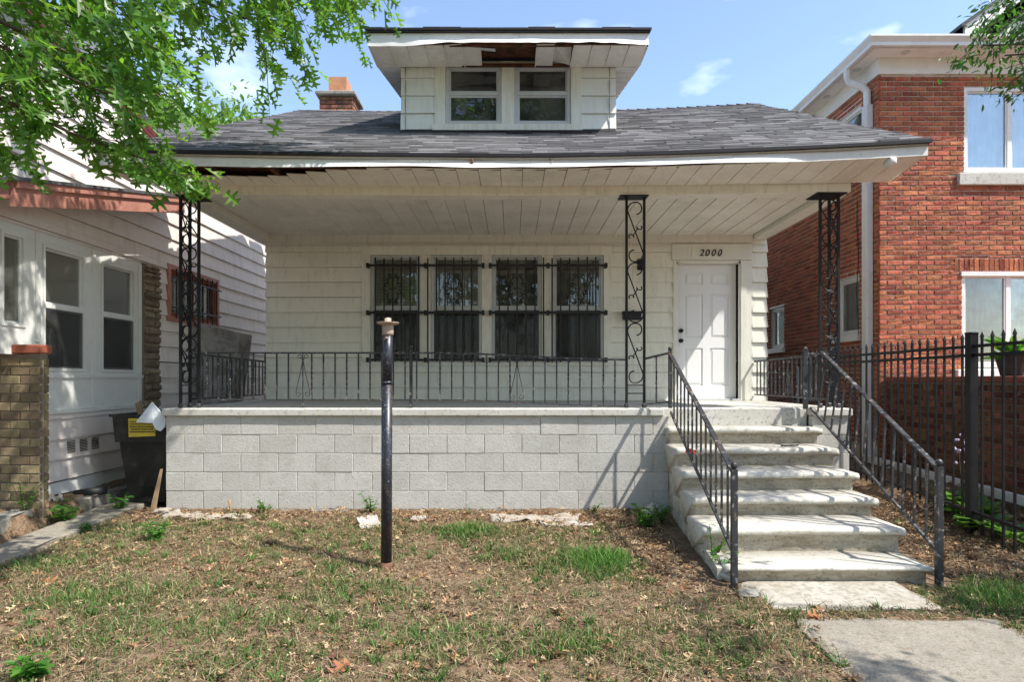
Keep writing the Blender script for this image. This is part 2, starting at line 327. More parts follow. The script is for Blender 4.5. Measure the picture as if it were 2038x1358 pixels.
def cells(u0, u1, w0, w1, holes):
    us = sorted({u0, u1, *[min(u1, max(u0, h[k])) for h in holes for k in (0, 1)]})
    ws = sorted({w0, w1, *[min(w1, max(w0, h[k])) for h in holes for k in (2, 3)]})
    for j in range(len(ws)-1):
        run = None
        for i in range(len(us)-1):
            cu, cw = (us[i]+us[i+1])/2, (ws[j]+ws[j+1])/2
            ok = not any(h[0] < cu < h[1] and h[2] < cw < h[3] for h in holes)
            if ok: run = (run[0], us[i+1]) if run else (us[i], us[i+1])
            if run and (not ok or i == len(us)-2): yield (run[0], run[1], ws[j], ws[j+1]); run = None
def wall_core(mx, u0, u1, w0, w1, d0, d1, holes):
    mb = MB(mx)
    for a, b, c, e in cells(u0, u1, w0, w1, holes): mb.box(a, b, d0, d1, c, e)
    return mb
def planks(mx, parent, m, u0, u1, w0, w1, e, holes, name='siding_plank', p0=.032, p1=.006, endj=0):
    k = 0; wz = w0
    while wz < w1-.01:
        we = min(w1, wz+e)
        for a, b, c, d in cells(u0, u1, wz, we, [h for h in holes if h[2] < we and h[3] > wz]):
            if b-a < .01 or d-c < .012: continue
            def dd(w_): return -(p0+(p1-p0)*(w_-wz)/e)
            j0 = rng.uniform(-.002, .002); t0 = rng.uniform(-.0025, .0025); t1 = rng.uniform(-.0025, .0025)
            a_ = a-(endj*rng.uniform(.2, 1) if a == u0 else 0); b_ = b+(endj*rng.uniform(.2, 1) if b == u1 else 0)
            MB(mx).hexa([(a_,dd(c)+j0,c+.003+t0),(b_,dd(c)+j0,c+.003+t1),(b_,-.001,c+.003+t1),(a_,-.001,c+.003+t0),
                         (a_,dd(d)+j0,d),(b_,dd(d)+j0,d),(b_,-.001,d),(a_,-.001,d)]).build(name, m, parent)
        wz = we
_brickcache = {}
def brick_mesh(L, H, D, m, k, rough):
    key = (round(L, 3), round(H, 3), D, m, k)
    if key not in _brickcache:
        mb = MB().cbox(0, L, 0, D, 0, H, .005); r = random.Random(k*7+1)
        mb.v = [(x, y-(r.uniform(0, rough) if y < D/2 else 0), z) for x, y, z in mb.v]
        me = bpy.data.meshes.new('brick'); me.from_pydata(mb.v, [], mb.f); me.materials.append(MT[m]); _brickcache[key] = (me, mb)
    return _brickcache[key]
def bricks(mx, parent, m, u0, u1, w0, w1, L, H, j, holes, D=.03, proud=.008, rough=.006, maxparts=300, score=None, soldier=None):
    """courses of running bond; the maxparts largest in view are parts, the rest one joined part"""
    lst = []; r = 0; wz = w0
    hs = holes+(soldier or [])
    while wz+H*.6 < w1:
        u = u0-(L+j)*(.5 if r % 2 else 0)
        while u < u1:
            a, b = max(u, u0), min(u+L, u1); h = min(H, w1-wz)
            if b-a > .03:
                for c in cells(a, b, wz, wz+h, [q for q in hs if q[0] < b and q[1] > a and q[2] < wz+h and q[3] > wz]):
                    if c[1]-c[0] > .03 and c[3]-c[2] > .02: lst.append(c)
            u += L+j
        wz += H+j; r += 1
    for q in (soldier or []):
        u = q[0]
        while u+H < q[1]: lst.append((u, u+H, q[2]+j, q[3]-j)); u += H+j
    lst.sort(key=lambda c: -(score(mx @ Vector(((c[0]+c[1])/2, 0, (c[2]+c[3])/2))) if score else 1))
    rest = MB(mx)
    for i, c in enumerate(lst):
        if i < maxparts:
            me, _ = brick_mesh(L, H, D, m, rng.randint(0, 5), rough)
            o = bpy.data.objects.new('brick', me); COL.objects.link(o); setp(o, parent)
            o.matrix_basis = mx @ Matrix.Translation((c[0], -proud+rng.uniform(-.002, .002), c[2])) @ Matrix.Diagonal(((c[1]-c[0])/L, 1, (c[3]-c[2])/H, 1))
        else:
            _, bm_ = brick_mesh(L, H, D, m, rng.randint(0, 5), rough); pr = -proud+rng.uniform(-.002, .002); kx, kz = (c[1]-c[0])/L, (c[3]-c[2])/H
            rest.add([(c[0]+x*kx, y+pr, c[2]+z*kz) for x, y, z in bm_.v], bm_.f)
    if rest.f: rest.build('brick_courses', m, parent, kind='stuff')
def inview(p):
    if p.y < .3: return 0
    x = CX+F*p.x/p.y; y = HY-F*(p.z-EYE)/p.y
    return (1/p.y)*(1 if -5 < x < 2045 and -5 < y < 1365 else .01)

def window(mx, parent, u0, u1, w0, w1, fm='alu', gm='glass', fw=.045, rec=.05, split=.5, blind=0, screen=False, drape=False, slide=False, name='window', depth=.45, blindw=(0, 1)):
    fr = MB(mx)
    for a, b, c, d in ((u0, u0+fw, w0, w1), (u1-fw, u1, w0, w1), (u0+fw, u1-fw, w0, w0+fw), (u0+fw, u1-fw, w1-fw, w1)):
        fr.box(a, b, rec-.035, rec+.05, c, d)
    win = fr.build(name, fm, parent)
    rm = MB(mx)
    a, b, c, d = u0-.002, u1+.002, w0-.002, w1+.002; e0, e1 = rec+.052, rec+depth
    rm.add([(a,e0,c),(b,e0,c),(b,e0,d),(a,e0,d),(a,e1,c),(b,e1,c),(b,e1,d),(a,e1,d)], [(4,5,6,7),(0,1,5,4),(2,3,7,6),(1,2,6,5),(3,0,4,7)])
    rm.build('reveal', 'room', win)
    sw = .022; i0, i1, j0, j1 = u0+fw, u1-fw, w0+fw, w1-fw
    panes = []
    if slide:
        um = i0+(i1-i0)*split; MB(mx).box(um-.03, um+.03, rec-.02, rec+.03, j0, j1).build('mullion', fm, win)
        panes = [(i0, um-.03, j0, j1, 0), (um+.03, i1, j0, j1, .012)]
    elif split:
        wm = j0+(j1-j0)*split
        MB(mx).box(i0, i1, rec-.028, rec+.03, wm-.022, wm+.022).build('meeting_rail', fm, win)
        panes = [(i0, i1, wm+.022, j1, .01), (i0, i1, j0, wm-.022, 0)]
    else: panes = [(i0, i1, j0, j1, 0)]
    for q, (a, b, c, d, off) in enumerate(panes):
        s = MB(mx)
        for e in ((a, a+sw, c, d), (b-sw, b, c, d), (a+sw, b-sw, c, c+sw), (a+sw, b-sw, d-sw, d)): s.box(e[0], e[1], rec-.012+off, rec+.02+off, e[2], e[3])
        sh = s.build('sash', fm, win)
        MB(mx).box(a+sw, b-sw, rec+.001+off, rec+.005+off, c+sw, d-sw).build('pane', gm, win)
        if screen and q == 1: MB(mx).box(a+.004, b-.004, rec-.022, rec-.0205, c+.004, d-.004).build('insect_screen', 'screen', win)
    if blind:
        bl = MB(mx); z = j1; zz = j1-(j1-j0)*blind; p0 = i0+(i1-i0)*blindw[0]+.01; p1 = i0+(i1-i0)*blindw[1]-.01
        while z > zz:
            bl.add([(p0, rec+.082, z), (p1, rec+.082, z), (p1, rec+.068, z-.019), (p0, rec+.068, z-.019)], [(0, 1, 2, 3)]); z -= .022
        bl.build('blind', 'blind', win)
    if drape:
        MB(mx).grid(lambda s, t: (i0+(i1-i0)*s, rec+.085+.02*math.sin(s*(i1-i0)*75), j0+(j1-j0)*t), 90, 1).build('vertical_blind', 'drape', win, True)
    return win

def arc(cx, cz, r0, r1, a0, a1, n=14):
    return [(cx+(r0+(r1-r0)*i/n)*math.cos(R(a0+(a1-a0)*i/n)), cz+(r0+(r1-r0)*i/n)*math.sin(R(a0+(a1-a0)*i/n))) for i in range(n+1)]
# ------------------------------------------------------------------ ground and paths
def spaced(lo, hi, d, far):
    a = list(np.arange(lo, hi+1e-6, d)); s = d; x = hi
    while x < far: s *= 1.5; x += s; a.append(x)
    s = d; x = lo; pre = []
    while x > -far: s *= 1.5; x -= s; pre.append(x)
    return pre[::-1]+a
gx = spaced(-5.6, 5.4, .04, 300); gy = spaced(2.7, 7.6, .04, 300)
gv = []
for y in gy:
    for x in gx:
        z = gz(x, y)
        if -7 < x < 7 and 1 < y < 9:
            p = Vector((x, y, 0)); z += .026*mnoise.noise(p*1.7)+.016*mnoise.noise(p*6)+.011*mnoise.noise(p*15)
        if (1.84 < x < 3.12 and -1.6 < y < 4.05) or (1.78 < x < 2.86 and 4.25 < y < 4.8) or (-4.56 < x < -4.1 and 2.9 < y < 7.2): z = gz(x, y)-.04
        gv.append((x, y, z))
nx = len(gx)
gf = [(j*nx+i, j*nx+i+1, (j+1)*nx+i+1, (j+1)*nx+i) for j in range(len(gy)-1) for i in range(nx-1)]
me = bpy.data.meshes.new('ground'); me.from_pydata(gv, [], gf)
ground = structure(link('ground', me, 'soil', None, True))

def slab(name, x0, x1, y0, y1, off, m, th=.12, n=30, edge=.02, yaw=0):
    mb = MB(); nu, nv = n, max(4, int(n*(y1-y0)/(x1-x0)))
    def f(s, t):
        x = x0+(x1-x0)*s+yaw*t; y = y0+(y1-y0)*t
        e = 0
        if s in (0, 1) or t in (0, 1): x += edge*mnoise.noise(Vector((x*5, y*5, 3))); y += edge*mnoise.noise(Vector((x*5, y*5, 9))); e = -.01
        return (x, y, -.055*(6.81-min(6.81, y))+off+.006*mnoise.noise(Vector((x*2, y*2, 5)))+e)
    mb.grid(f, nu, nv); top = list(mb.v); W = nu+1
    ring = [i for i in range(W)]+[j*W+nu for j in range(1, nv+1)]+[nv*W+i for i in range(nu-1, -1, -1)]+[j*W for j in range(nv-1, 0, -1)]
    k = len(mb.v); mb.v += [(top[i][0], top[i][1], top[i][2]-th) for i in ring]; N = len(ring)
    mb.f += [(ring[(a+1) % N], ring[a], k+a, k+(a+1) % N) for a in range(N)]
    return structure(mb.build(name, m))
slab('front_walk', 1.82, 3.16, -1.5, 4.08, .014, 'concrete', edge=.05)
slab('step_pad', 1.72, 2.9, 4.22, 4.74, .016, 'padcrete', edge=.06)
slab('side_walk', -4.58, -4.2, 3.0, 7.2, .03, 'concrete', edge=.05, yaw=.1)
slab('side_walk_kerb', -4.85, -4.66, 5.2, 6.1, .19, 'oldcrete', .25, edge=.05)
slab('side_walk_kerb', -4.86, -4.55, 6.75, 7.6, .14, 'oldcrete', .25, edge=.05)

# ------------------------------------------------------------------ the bungalow
PF = 1.10; WY = 6.81; BW = 9.26; CEIL = 3.543; SOF = 3.51; BEAM = 3.425
house = thing('bungalow', 'cream sided one and a half storey bungalow with open porch and shed dormer, numbered 2000', 'house', (0, 9, 0))
H = house
# block base of the porch
x0, x1 = -3.755, 3.66
core = MB().box(x0+.008, 1.69, WY+.0065, WY+.2, -.35, PF-.085).box(x0+.012, x0+.2, WY+.2, BW, -.35, PF-.085).box(3.30, x1-.012, WY+.012, BW, -.35, PF-.085).build('porch_wall', 'mortar', H)
bme = []
for k in range(6):
    mb = MB().cbox(0, .399, 0, .10, 0, .197, .0035); r = random.Random(k)
    mb.v = [(x, y+(r.uniform(-.0015, .0015)), z) for x, y, z in mb.v]
    me = bpy.data.meshes.new('block'); me.from_pydata(mb.v, [], mb.f); me.materials.append(MT['block']); bme.append(me)
def block(a, b, z, side=None):
    o = bpy.data.objects.new('block', rng.choice(bme)); COL.objects.link(o); setp(o, core)
    o.location = (a, WY+rng.uniform(-.002, .003), z); o.scale = ((b-a)/.399, 1, 1)
    if side == 'L': o.location = (x0, b, z); o.rotation_euler = (0, 0, R(-90)); o.scale = ((b-a)/.399, 1, 1)
    if side == 'R': o.location = (x1, a, z); o.rotation_euler = (0, 0, R(90)); o.scale = ((b-a)/.399, 1, 1)
for r_ in range(-1, 5):
    z = r_*.2032+.0035; off = (.2032 if r_ % 2 else 0)
    for lo, hi in ((x0, 1.70), (3.26, x1)):
        u = lo-off if lo == x0 else lo-.11
        while u < hi-.03:
            a, b = max(u, lo)+.0035, min(u+.4064, hi)-.0035
            if b-a > .04: block(a, b, z)
            u += .4064
    for sd in 'LR':
        u = WY+.105+(off*.5)
        while u < BW: block(u+.0035, min(u+.4, BW), z, sd); u += .4064
# porch slab with cap lip
ps = MB()
def slabtop(x0_, x1_, y0_, y1_, z0_, z1_):
    n = max(2, int((x1_-x0_)/.06))
    for i in range(n):
        pass
    ps.cbox(x0_, x1_, y0_, y1_, z0_, z1_, .012)
slabtop(x0-.03, 1.645, WY-.036, 7.3, PF-.084, PF)
slabtop(3.27, x1+.02, WY-.036, 7.3, PF-.084, PF)
slabtop(1.6455, 3.2695, 6.95, 7.3, PF-.4, PF-.001)
slabtop(x0-.03, x1+.02, 7.3005, BW, PF-.084, PF)
ps.build('porch_slab', 'slab', H)

# front wall behind the porch
fx0, fx1 = -3.61, 3.74
MF = frame_front(BW)
wins = [(739, 838), (859, 960), (980, 1079), (1101, 1202)]
wu = [((a-CX)/135, (b-CX)/135) for a, b in wins]
WZ0, WZ1 = 1.675, 3.243
casing = (-2.207, 1.459, 1.62, 3.38); doorc = (2.37, 3.535, PF, 3.40)
holes = [casing, doorc]
fwall = wall_core(MF, fx0, fx1, .2, CEIL+.25, 0, .12, [(a, b, WZ0, WZ1) for a, b in wu]+[(2.444, 3.333, PF-.05, 3.13)]).build('front_wall', 'gap', H)
planks(MF, fwall, 'siding', fx0, fx1, PF-.03, CEIL, .2215, holes, endj=.0)
# stub ends wrapping the corners (jagged lap edges)
for sx, u in ((-1, fx0), (1, fx1)):
    for k in range(11):
        z = PF-.03+k*.2215
        MB().hexa([(u-.002 if sx > 0 else u-.026, BW-.024, z+.004), (u+.026 if sx > 0 else u+.002, BW-.024, z+.004), (u+.026 if sx > 0 else u+.002, BW+.10, z+.004), (u-.002 if sx > 0 else u-.026, BW+.10, z+.004),
                   (u-.002 if sx > 0 else u-.008, BW-.008, z+.22), (u+.008 if sx > 0 else u+.002, BW-.008, z+.22), (u+.008 if sx > 0 else u+.002, BW+.10, z+.22), (u-.002 if sx > 0 else u-.008, BW+.10, z+.22)]).build('corner_piece', 'siding', fwall)
# frieze boards at the top of the wall
MB().box(fx0+.01, 2.2, BW-.045, BW-.026, CEIL-.115, CEIL-.002).build('frieze_board', 'siding', fwall)
MB().box(2.204, fx1-.2, BW-.043, BW-.026, CEIL-.117, CEIL-.002).build('frieze_board', 'siding', fwall)
# window casing: head in two pieces, jambs, mullions, sill
cs = MB(MF)
cu = [casing[0]]+[v for a, b in wu for v in (a, b)]+[casing[1]]
wc = cs.box(casing[0], -.02, -.04, 0, WZ1, casing[3]).build('window_casing', 'trim', H)
MB(MF).box(-.016, casing[1], -.038, 0, WZ1, casing[3]-.002).build('head_board', 'trim', wc)
for i in range(0, 10, 2):
    MB(MF).box(cu[i], cu[i+1], -.036 if i in (0, 8) else -.03, -.001, casing[2]+.05, WZ1-.001).build('casing_board', 'trim', wc)
MB(MF).box(casing[0]-.01, casing[1]+.01, -.06, 0, casing[2], WZ0-.002).build('window_sill', 'trim', wc)
bl = [(.5, (0, 1)), (.5, (0, 1)), (.5, (.35, .7)), (.5, (.3, .72))]
for (a, b), (bd, bwv) in zip(wu, bl):
    window(MF, H, a+.004, b-.004, WZ0+.002, WZ1-.002, 'alu', 'glass', .035, .03, .5, bd, True, blindw=bwv)
# security guards
def guard(pa, pb, bars, orn):
    c = lambda p: (p-CX)/135
    Yg = BW-.12; u0, u1 = c(pa), c(pb); zz = [EYE+(HY-q)/135 for q in (531, 624, 717)]
    rails = MB()
    rails.box(u0, u1, Yg-.008, Yg+.006, zz[1]-.019, zz[1]+.019)
    g = rails.build('window_guard', 'guard', H)
    for z in (zz[0], zz[2]): MB().box(u0, u1, Yg-.008, Yg+.006, z-.016, z+.016).build('guard_rail', 'guard', g)
    for z in zz:
        for u in (u0, (u0+u1)/2, u1):
            MB().cbox(u-.02, u+.02, Yg-.014, Yg+.085, z-.034, z+.034, .004).build('bracket', 'guard', g)
    for i, b in enumerate(bars):
        x = c(640+b/2.682); j = rng.uniform(-.012, .012)
        MB().box(x-.0105, x+.0105, Yg-.016, Yg-.0085, zz[2]-.03+j, zz[0]+.11+j).build('guard_bar', 'guard', g)
        if i in orn:
            s = MB(); zc = zz[0]-.345; Y_ = Yg-.025
            def put(pts, r=.009): s.tube([(x+p, Y_, zc+q) for p, q in pts], r, 5)
            for sx in (-1, 1):
                for sz in (-1, 1):
                    put([(sx*p, sz*q) for p, q in arc(.05, .185, .014, .034, 300, 40, 10)+arc(.025, .10, .066, .06, 78, 20, 5)+arc(.095, .05, .034, .012, 190, -150, 14)])
            s.box(x-.05, x+.05, Y_-.006, Y_+.006, zc-.010, zc+.010); s.box(x-.022, x+.022, Y_-.006, Y_+.006, zc+.14, zc+.158); s.box(x-.022, x+.022, Y_-.006, Y_+.006, zc-.158, zc-.14)
            s.build('scroll_ornament', 'guard', g)
guard(736, 963, [300, 346, 392, 437, 483, 528, 576, 622, 667, 713, 759, 806], (2, 9))
guard(977, 1205, [952, 998, 1046, 1093, 1140, 1185, 1230, 1275, 1322, 1368, 1415, 1460], (2, 9))

# door
DU0, DU1, DZ = 2.444, 3.333, 3.12
dfm = MB(MF).box(doorc[0], DU0-.03, -.035, .0, PF+.004, DZ+.05).build('door_frame', 'dframe', H)
MB(MF).box(DU1+.03, 3.45, -.035, 0, PF+.004, DZ+.05).build('side_casing', 'dframe', dfm)
MB(MF).box(3.453, doorc[1], -.022, 0, PF+.004, DZ+.052).build('outer_casing', 'dframe', dfm)
MB(MF).box(doorc[0]-.02, doorc[1]-.01, -.05, 0, DZ+.053, 3.40).build('head_casing', 'dframe', dfm)
MB(MF).box(2.63, 3.12, -.056, -.0505, DZ+.085, DZ+.215).build('number_board', 'dframe', dfm)
MB(MF).box(DU0-.03, DU0, -.02, .12, PF+.004, DZ+.03).build('jamb', 'dframe', dfm)
MB(MF).box(DU1, DU1+.03, -.02, .12, PF+.004, DZ+.03).build('jamb', 'dframe', dfm)
MB(MF).box(DU0-.029, DU1+.029, -.02, .12, DZ+.002, DZ+.05).build('head_jamb', 'dframe', dfm)
MB(MF).box(DU0-.02, DU1+.02, -.05, .119, PF+.003, PF+.028).build('threshold', 'alu', dfm)
dholes = []
cwid = (DU1-DU0)
cols = [(DU0+.13*cwid, DU0+.44*cwid), (DU0+.56*cwid, DU0+.87*cwid)]
rows = [(PF+.22, PF+.78), (PF+.93, PF+1.58), (PF+1.72, PF+1.90)]
for c in cols:
    for r_ in rows: dholes.append((c[0], c[1], r_[0], r_[1]))
door = wall_core(MF, DU0+.004, DU1-.004, PF+.03, DZ-.002, .075, .115, dholes).build('door', 'door', H)
for a, b, c, d in dholes:
    p = MB(MF); p.box(a, b, .092, .115, c, d)
    i = .045
    p.add([(a+.012, .092, c+.012), (b-.012, .092, c+.012), (b-.012, .092, d-.012), (a+.012, .092, d-.012), (a+i, .078, c+i), (b-i, .078, c+i), (b-i, .078, d-i), (a+i, .078, d-i)],
          [(4, 5, 6, 7), (0, 1, 5, 4), (1, 2, 6, 5), (2, 3, 7, 6), (3, 0, 4, 7)])
    p.build('door_panel', 'door', door)
for z in (EYE+(HY-658)/135, EYE+(HY-678)/135):
    k = MB(); k.tube([(DU0+.065, BW+.075, z), (DU0+.065, BW+.05, z)], .032, 14); k.tube([(DU0+.065, BW+.05, z), (DU0+.065, BW+.03, z), (DU0+.065, BW+.01, z)], [.016, .03, .022], 12)
    k.build('door_knob', 'black', door)
def text_mesh(txt, size, loc, rot, m, parent, name, ext=.004, shear=0, space=1.0):
    cu_ = bpy.data.curves.new(name, 'FONT'); cu_.body = txt; cu_.size = size; cu_.extrude = ext; cu_.shear = shear; cu_.space_character = space; cu_.align_x = 'CENTER'
    cu_.offset = .001
    o = bpy.data.objects.new('t', cu_); COL.objects.link(o); bpy.context.view_layer.update()
    me_ = bpy.data.meshes.new_from_object(o.evaluated_get(bpy.context.evaluated_depsgraph_get())); bpy.data.objects.remove(o)
    me_.materials.clear(); q = link(name, me_, m, parent); q.location = loc; q.rotation_euler = rot; return q
nx_ = [2.745, 2.825, 2.915, 3.005]
for ch, xx in zip('2000', nx_):
    text_mesh(ch, .135, (xx+.03, BW-.0615, DZ+.106), (R(90), 0, 0), 'black', dfm, 'house_number', shear=.25)

# porch ceiling
ceil = MB().box(fx0, 3.56, 7.03, BW-.001, CEIL+.012, CEIL+.06).build('porch_ceiling', 'gap', H)
u = -3.54
while u < 3.53:
    b = min(u+.2285, 3.53); dz = rng.uniform(-.003, .003)
    MB().hexa([(u+.003, 7.04, CEIL-.006+dz), (b-.003, 7.04, CEIL-.002+dz), (b-.003, BW-.03, CEIL-.002-dz), (u+.003, BW-.03, CEIL-.006-dz),
               (u+.003, 7.04, CEIL+.010), (b-.003, 7.04, CEIL+.010), (b-.003, BW-.03, CEIL+.010), (u+.003, BW-.03, CEIL+.010)]).build('ceiling_panel', 'soffit', ceil)
    u += .2285
# beams
def sagbox(mb, xa, xb, y0, y1, z0, z1, k=1, n=24):
    def f(i): x = xa+(xb-xa)*i/n; return x, k*sag(x)
    vs = []; fs = []
    for i in range(n+1):
        x, s = f(i); vs += [(x, y0, z0+s), (x, y1, z0+s), (x, y1, z1+s), (x, y0, z1+s)]
    for i in range(n):
        for q in range(4): fs.append((i*4+q, i*4+(q+1) % 4, i*4+4+(q+1) % 4, i*4+4+q)[::-1])
    fs += [(0, 1, 2, 3), (n*4+3, n*4+2, n*4+1, n*4)]
    return mb.add(vs, fs)
beam = sagbox(MB(), -3.72, 3.7, 6.86, 7.03, BEAM, SOF+.08, .35).build('porch_beam', 'trim', H)
sagbox(MB(), -3.6, -.32, 6.846, 6.859, BEAM+.015, SOF+.05, .35, 8).build('beam_board', 'trim', beam)
sagbox(MB(), -.316, 2.7, 6.848, 6.859, BEAM+.025, SOF+.05, .35, 8).build('beam_board', 'trim', beam)
for sx, a, b in ((-1, -3.745, -3.55), (1, 3.545, 3.74)):
    MB().box(a, b, 7.031, BW+.2, BEAM+.02+(.03 if sx > 0 else 0), CEIL+.2).build('side_beam', 'trim', H)

# eave: fascia, soffit panels, drip edge
EX0, EX1 = -4.13, 4.13; EY = 6.235
def zroof(y): return 3.64+.52*(y-6.22)
def sagr(x, y): return sag(x)*max(0, 1-(y-6.22)/4.5*(.55 if x < 0 else 0))
fas = MB()
def fasf(s, t):
    x = EX0+(EX1-EX0)*s; n1 = mnoise.noise(Vector((x*1.5, 2, 7))); n2 = mnoise.noise(Vector((x*5, 2, 3)))
    bend = ss(x, -2.6, -1.2)*(1-ss(x, 2.2, 3.0))
    cut = .45+.18*n1+.06*n2
    q = max(0, (1-t)-cut)/max(.05, 1-cut)
    y = EY-.002-.075*bend*q-.004*n2*(1-t)
    return (x, y, 3.50+.125*t+sag(x)+.012*n1*(1-t)*bend)
fas.grid(fasf, 160, 12)
fo = fas.build('fascia', 'white', H, True)
sagbox(MB(), EX0+.01, EX1-.01, EY+.022, EY+.045, 3.505, 3.63, 1, 30).build('fascia_board', 'brown', fo)
# end returns of the eave
for sx, xx in ((-1, EX0), (1, EX1)):
    MB().prism([(EY+.001, 3.5+sag(xx)), (6.95, 3.5+sag(xx)), (6.95, zroof(6.95)-.06+sagr(xx, 6.95)), (EY+.001, 3.62+sag(xx))], xx-.012 if sx > 0 else xx, xx if sx > 0 else xx+.012).build('eave_return', 'white', H)
sofo = sagbox(MB(), EX0+.02, EX1-.02, EY+.05, 6.845, SOF+.10, SOF+.12, 1, 30).build('eave_soffit', 'brown', H)
u = EX0+.015
while u < EX1-.02:
    b = min(u+.2222, EX1-.012)
    m_ = (u+b)/2
    yfr = EY+.004+(.36*min(1, max(0, (-1.45-m_)/1.1)) if m_ > -3.4 else 0)
    if 1:
        t = .03 if -3.4 < m_ < -1.5 else 0
        MB().hexa([(u+.003, yfr+.04*t, 3.503+sag(u)+t*.6), (b-.003, yfr, 3.505+sag(b)+t*.3), (b-.003, 6.845, SOF+.35*sag(b)+.01), (u+.003, 6.845, SOF+.35*sag(u)+.01),
                   (u+.003, yfr+.04*t, 3.512+sag(u)+t*.6), (b-.003, yfr, 3.514+sag(b)+t*.3), (b-.003, 6.845, SOF+.02+.35*sag(b)), (u+.003, 6.845, SOF+.02+.35*sag(u))]).build('soffit_panel', 'soffit', sofo)
    u += .2222
for px, xx in ((0, -3.1), (0, -2.45)):
    MB().box(xx-.022, xx+.022, EY+.05, 6.84, SOF+.045, SOF+.1).build('lookout', 'brown', sofo)
# loose outlet at the corner and bits on the fascia
oc = at(1780, 318, 6.22)
MB().cbox(oc.x-.035, oc.x+.035, EY-.02, EY+.12, oc.z-.04, oc.z+.03, .012).build('gutter_outlet', 'white', fo, True)
p = at(941, 320, 6.2); MB().cbox(p.x-.012, p.x+.012, 6.19, 6.24, p.z-.025, p.z+.02, .006).build('hanger', 'polerust', fo)
p = at(1095, 318, 6.2); MB().tube([(p.x, 6.24, p.z+.03), (p.x+.03, 6.19, p.z-.03)], .005, 5).build('hanger', 'corrod', fo)

# ------------------------------------------------------------------ roof
RY = 10.72
def rz(x, y, up=0): return zroof(y)+sagr(x, y)+.012*mnoise.noise(Vector((x*.7, y*.7, 1)))+up
def LE(y): return EX0+.50*max(0, min(1, (y-6.22)/(RY-6.22)))      # left rake runs in slightly towards the ridge
deck = MB()
deck.grid(lambda s, t: (LE(6.22+(RY-6.22)*t)+(EX1-LE(6.22+(RY-6.22)*t))*s, 6.22+(RY-6.22)*t, rz(EX0+(EX1-EX0)*s, 6.22+(RY-6.22)*t)), 40, 14)
deck.grid(lambda s, t: (EX1+(LE(RY)-EX1)*s, 15.2+(RY-15.2)*t, rz(EX1+(EX0-EX1)*s, RY)-(1-t)*2.4), 40, 4)
deck.grid(lambda s, t: (LE(6.22+(RY-6.22)*s)+(EX1-LE(6.22+(RY-6.22)*s))*t, 6.22+(RY-6.22)*s, rz(EX0+(EX1-EX0)*t, 6.22+(RY-6.22)*s)-.05), 14, 10)
for xx in (EX0, EX1):
    xr = LE(RY) if xx < 0 else xx
    deck.add([(xx, 6.22, rz(xx, 6.22)), (xr, RY, rz(xx, RY)), (xr, 15.2, rz(xx, RY)-2.4), (xr, 15.2, rz(xx, RY)-2.5), (xr, RY, rz(xx, RY)-.1), (xx, 6.22, rz(xx, 6.22)-.05)], [(0, 1, 4, 5), (1, 2, 3, 4)])
roof = deck.build('roof', 'deck', H)
sagbox(MB(), EX0-.02, EX1+.02, 6.195, 6.235, 3.617, 3.648, 1, 40).build('drip_edge', 'drip', roof)
DX0, DX1 = -1.38, 1.29; DY = 7.86
expo = .135; slen = math.hypot(1, .52)
rowsn = int((RY-6.22)*slen/expo)
rest = MB(); cnt = 0
for r_ in range(rowsn):
    ya = 6.205+r_*expo/slen; yb = ya+expo*1.25/slen
    u = EX0-.02-rng.uniform(0, .2)
    while u < EX1+.02:
        wd = rng.choice((.16, .2, .24, .3, .33, .4)); a, b = max(u, LE(ya)-.02)+.0015, min(u+wd, EX1+.02)-.0015; u += wd
        if b-a < .03: continue
        if ya > DY+.1 and a > DX0-.02 and b < DX1+.02: continue
        th = rng.choice((.008, .010, .017, .019)); sh = rng.uniform(-.004, .004)/slen; tw = rng.uniform(-.0015, .0015)
        def P(x, y, up): return (x, y, rz(x, max(6.22, y), up))
        vs = [P(a, ya+sh, .004), P(b, ya+sh, .004), P(b, ya+sh, .004+th+tw), P(a, ya+sh, .004+th-tw), P(b, yb, .004), P(a, yb, .004)]
        fs = [(0, 1, 2, 3), (3, 2, 4, 5), (1, 4, 2), (0, 3, 5)]
        if cnt < 300: MB().add(vs, fs).build('shingle', 'shingle', roof); cnt += 1
        else: rest.add(vs, fs)
rest.build('shingle_field', 'shingle', roof, kind='stuff')
ridge = MB(); x = LE(RY)-.02
while x < EX1:
    z0 = rz(x, RY)+.012; z1 = z0-.012
    ridge.add([(x, RY-.14, z0-.06), (x+.25, RY-.14, z1-.06), (x+.25, RY, z1+.012), (x, RY, z0+.012), (x+.25, RY+.14, z1-.06), (x, RY+.14, z0-.06)], [(0, 1, 2, 3), (3, 2, 4, 5)]); x += .17
ridge.build('ridge_cap', 'shingle', roof, kind='stuff')
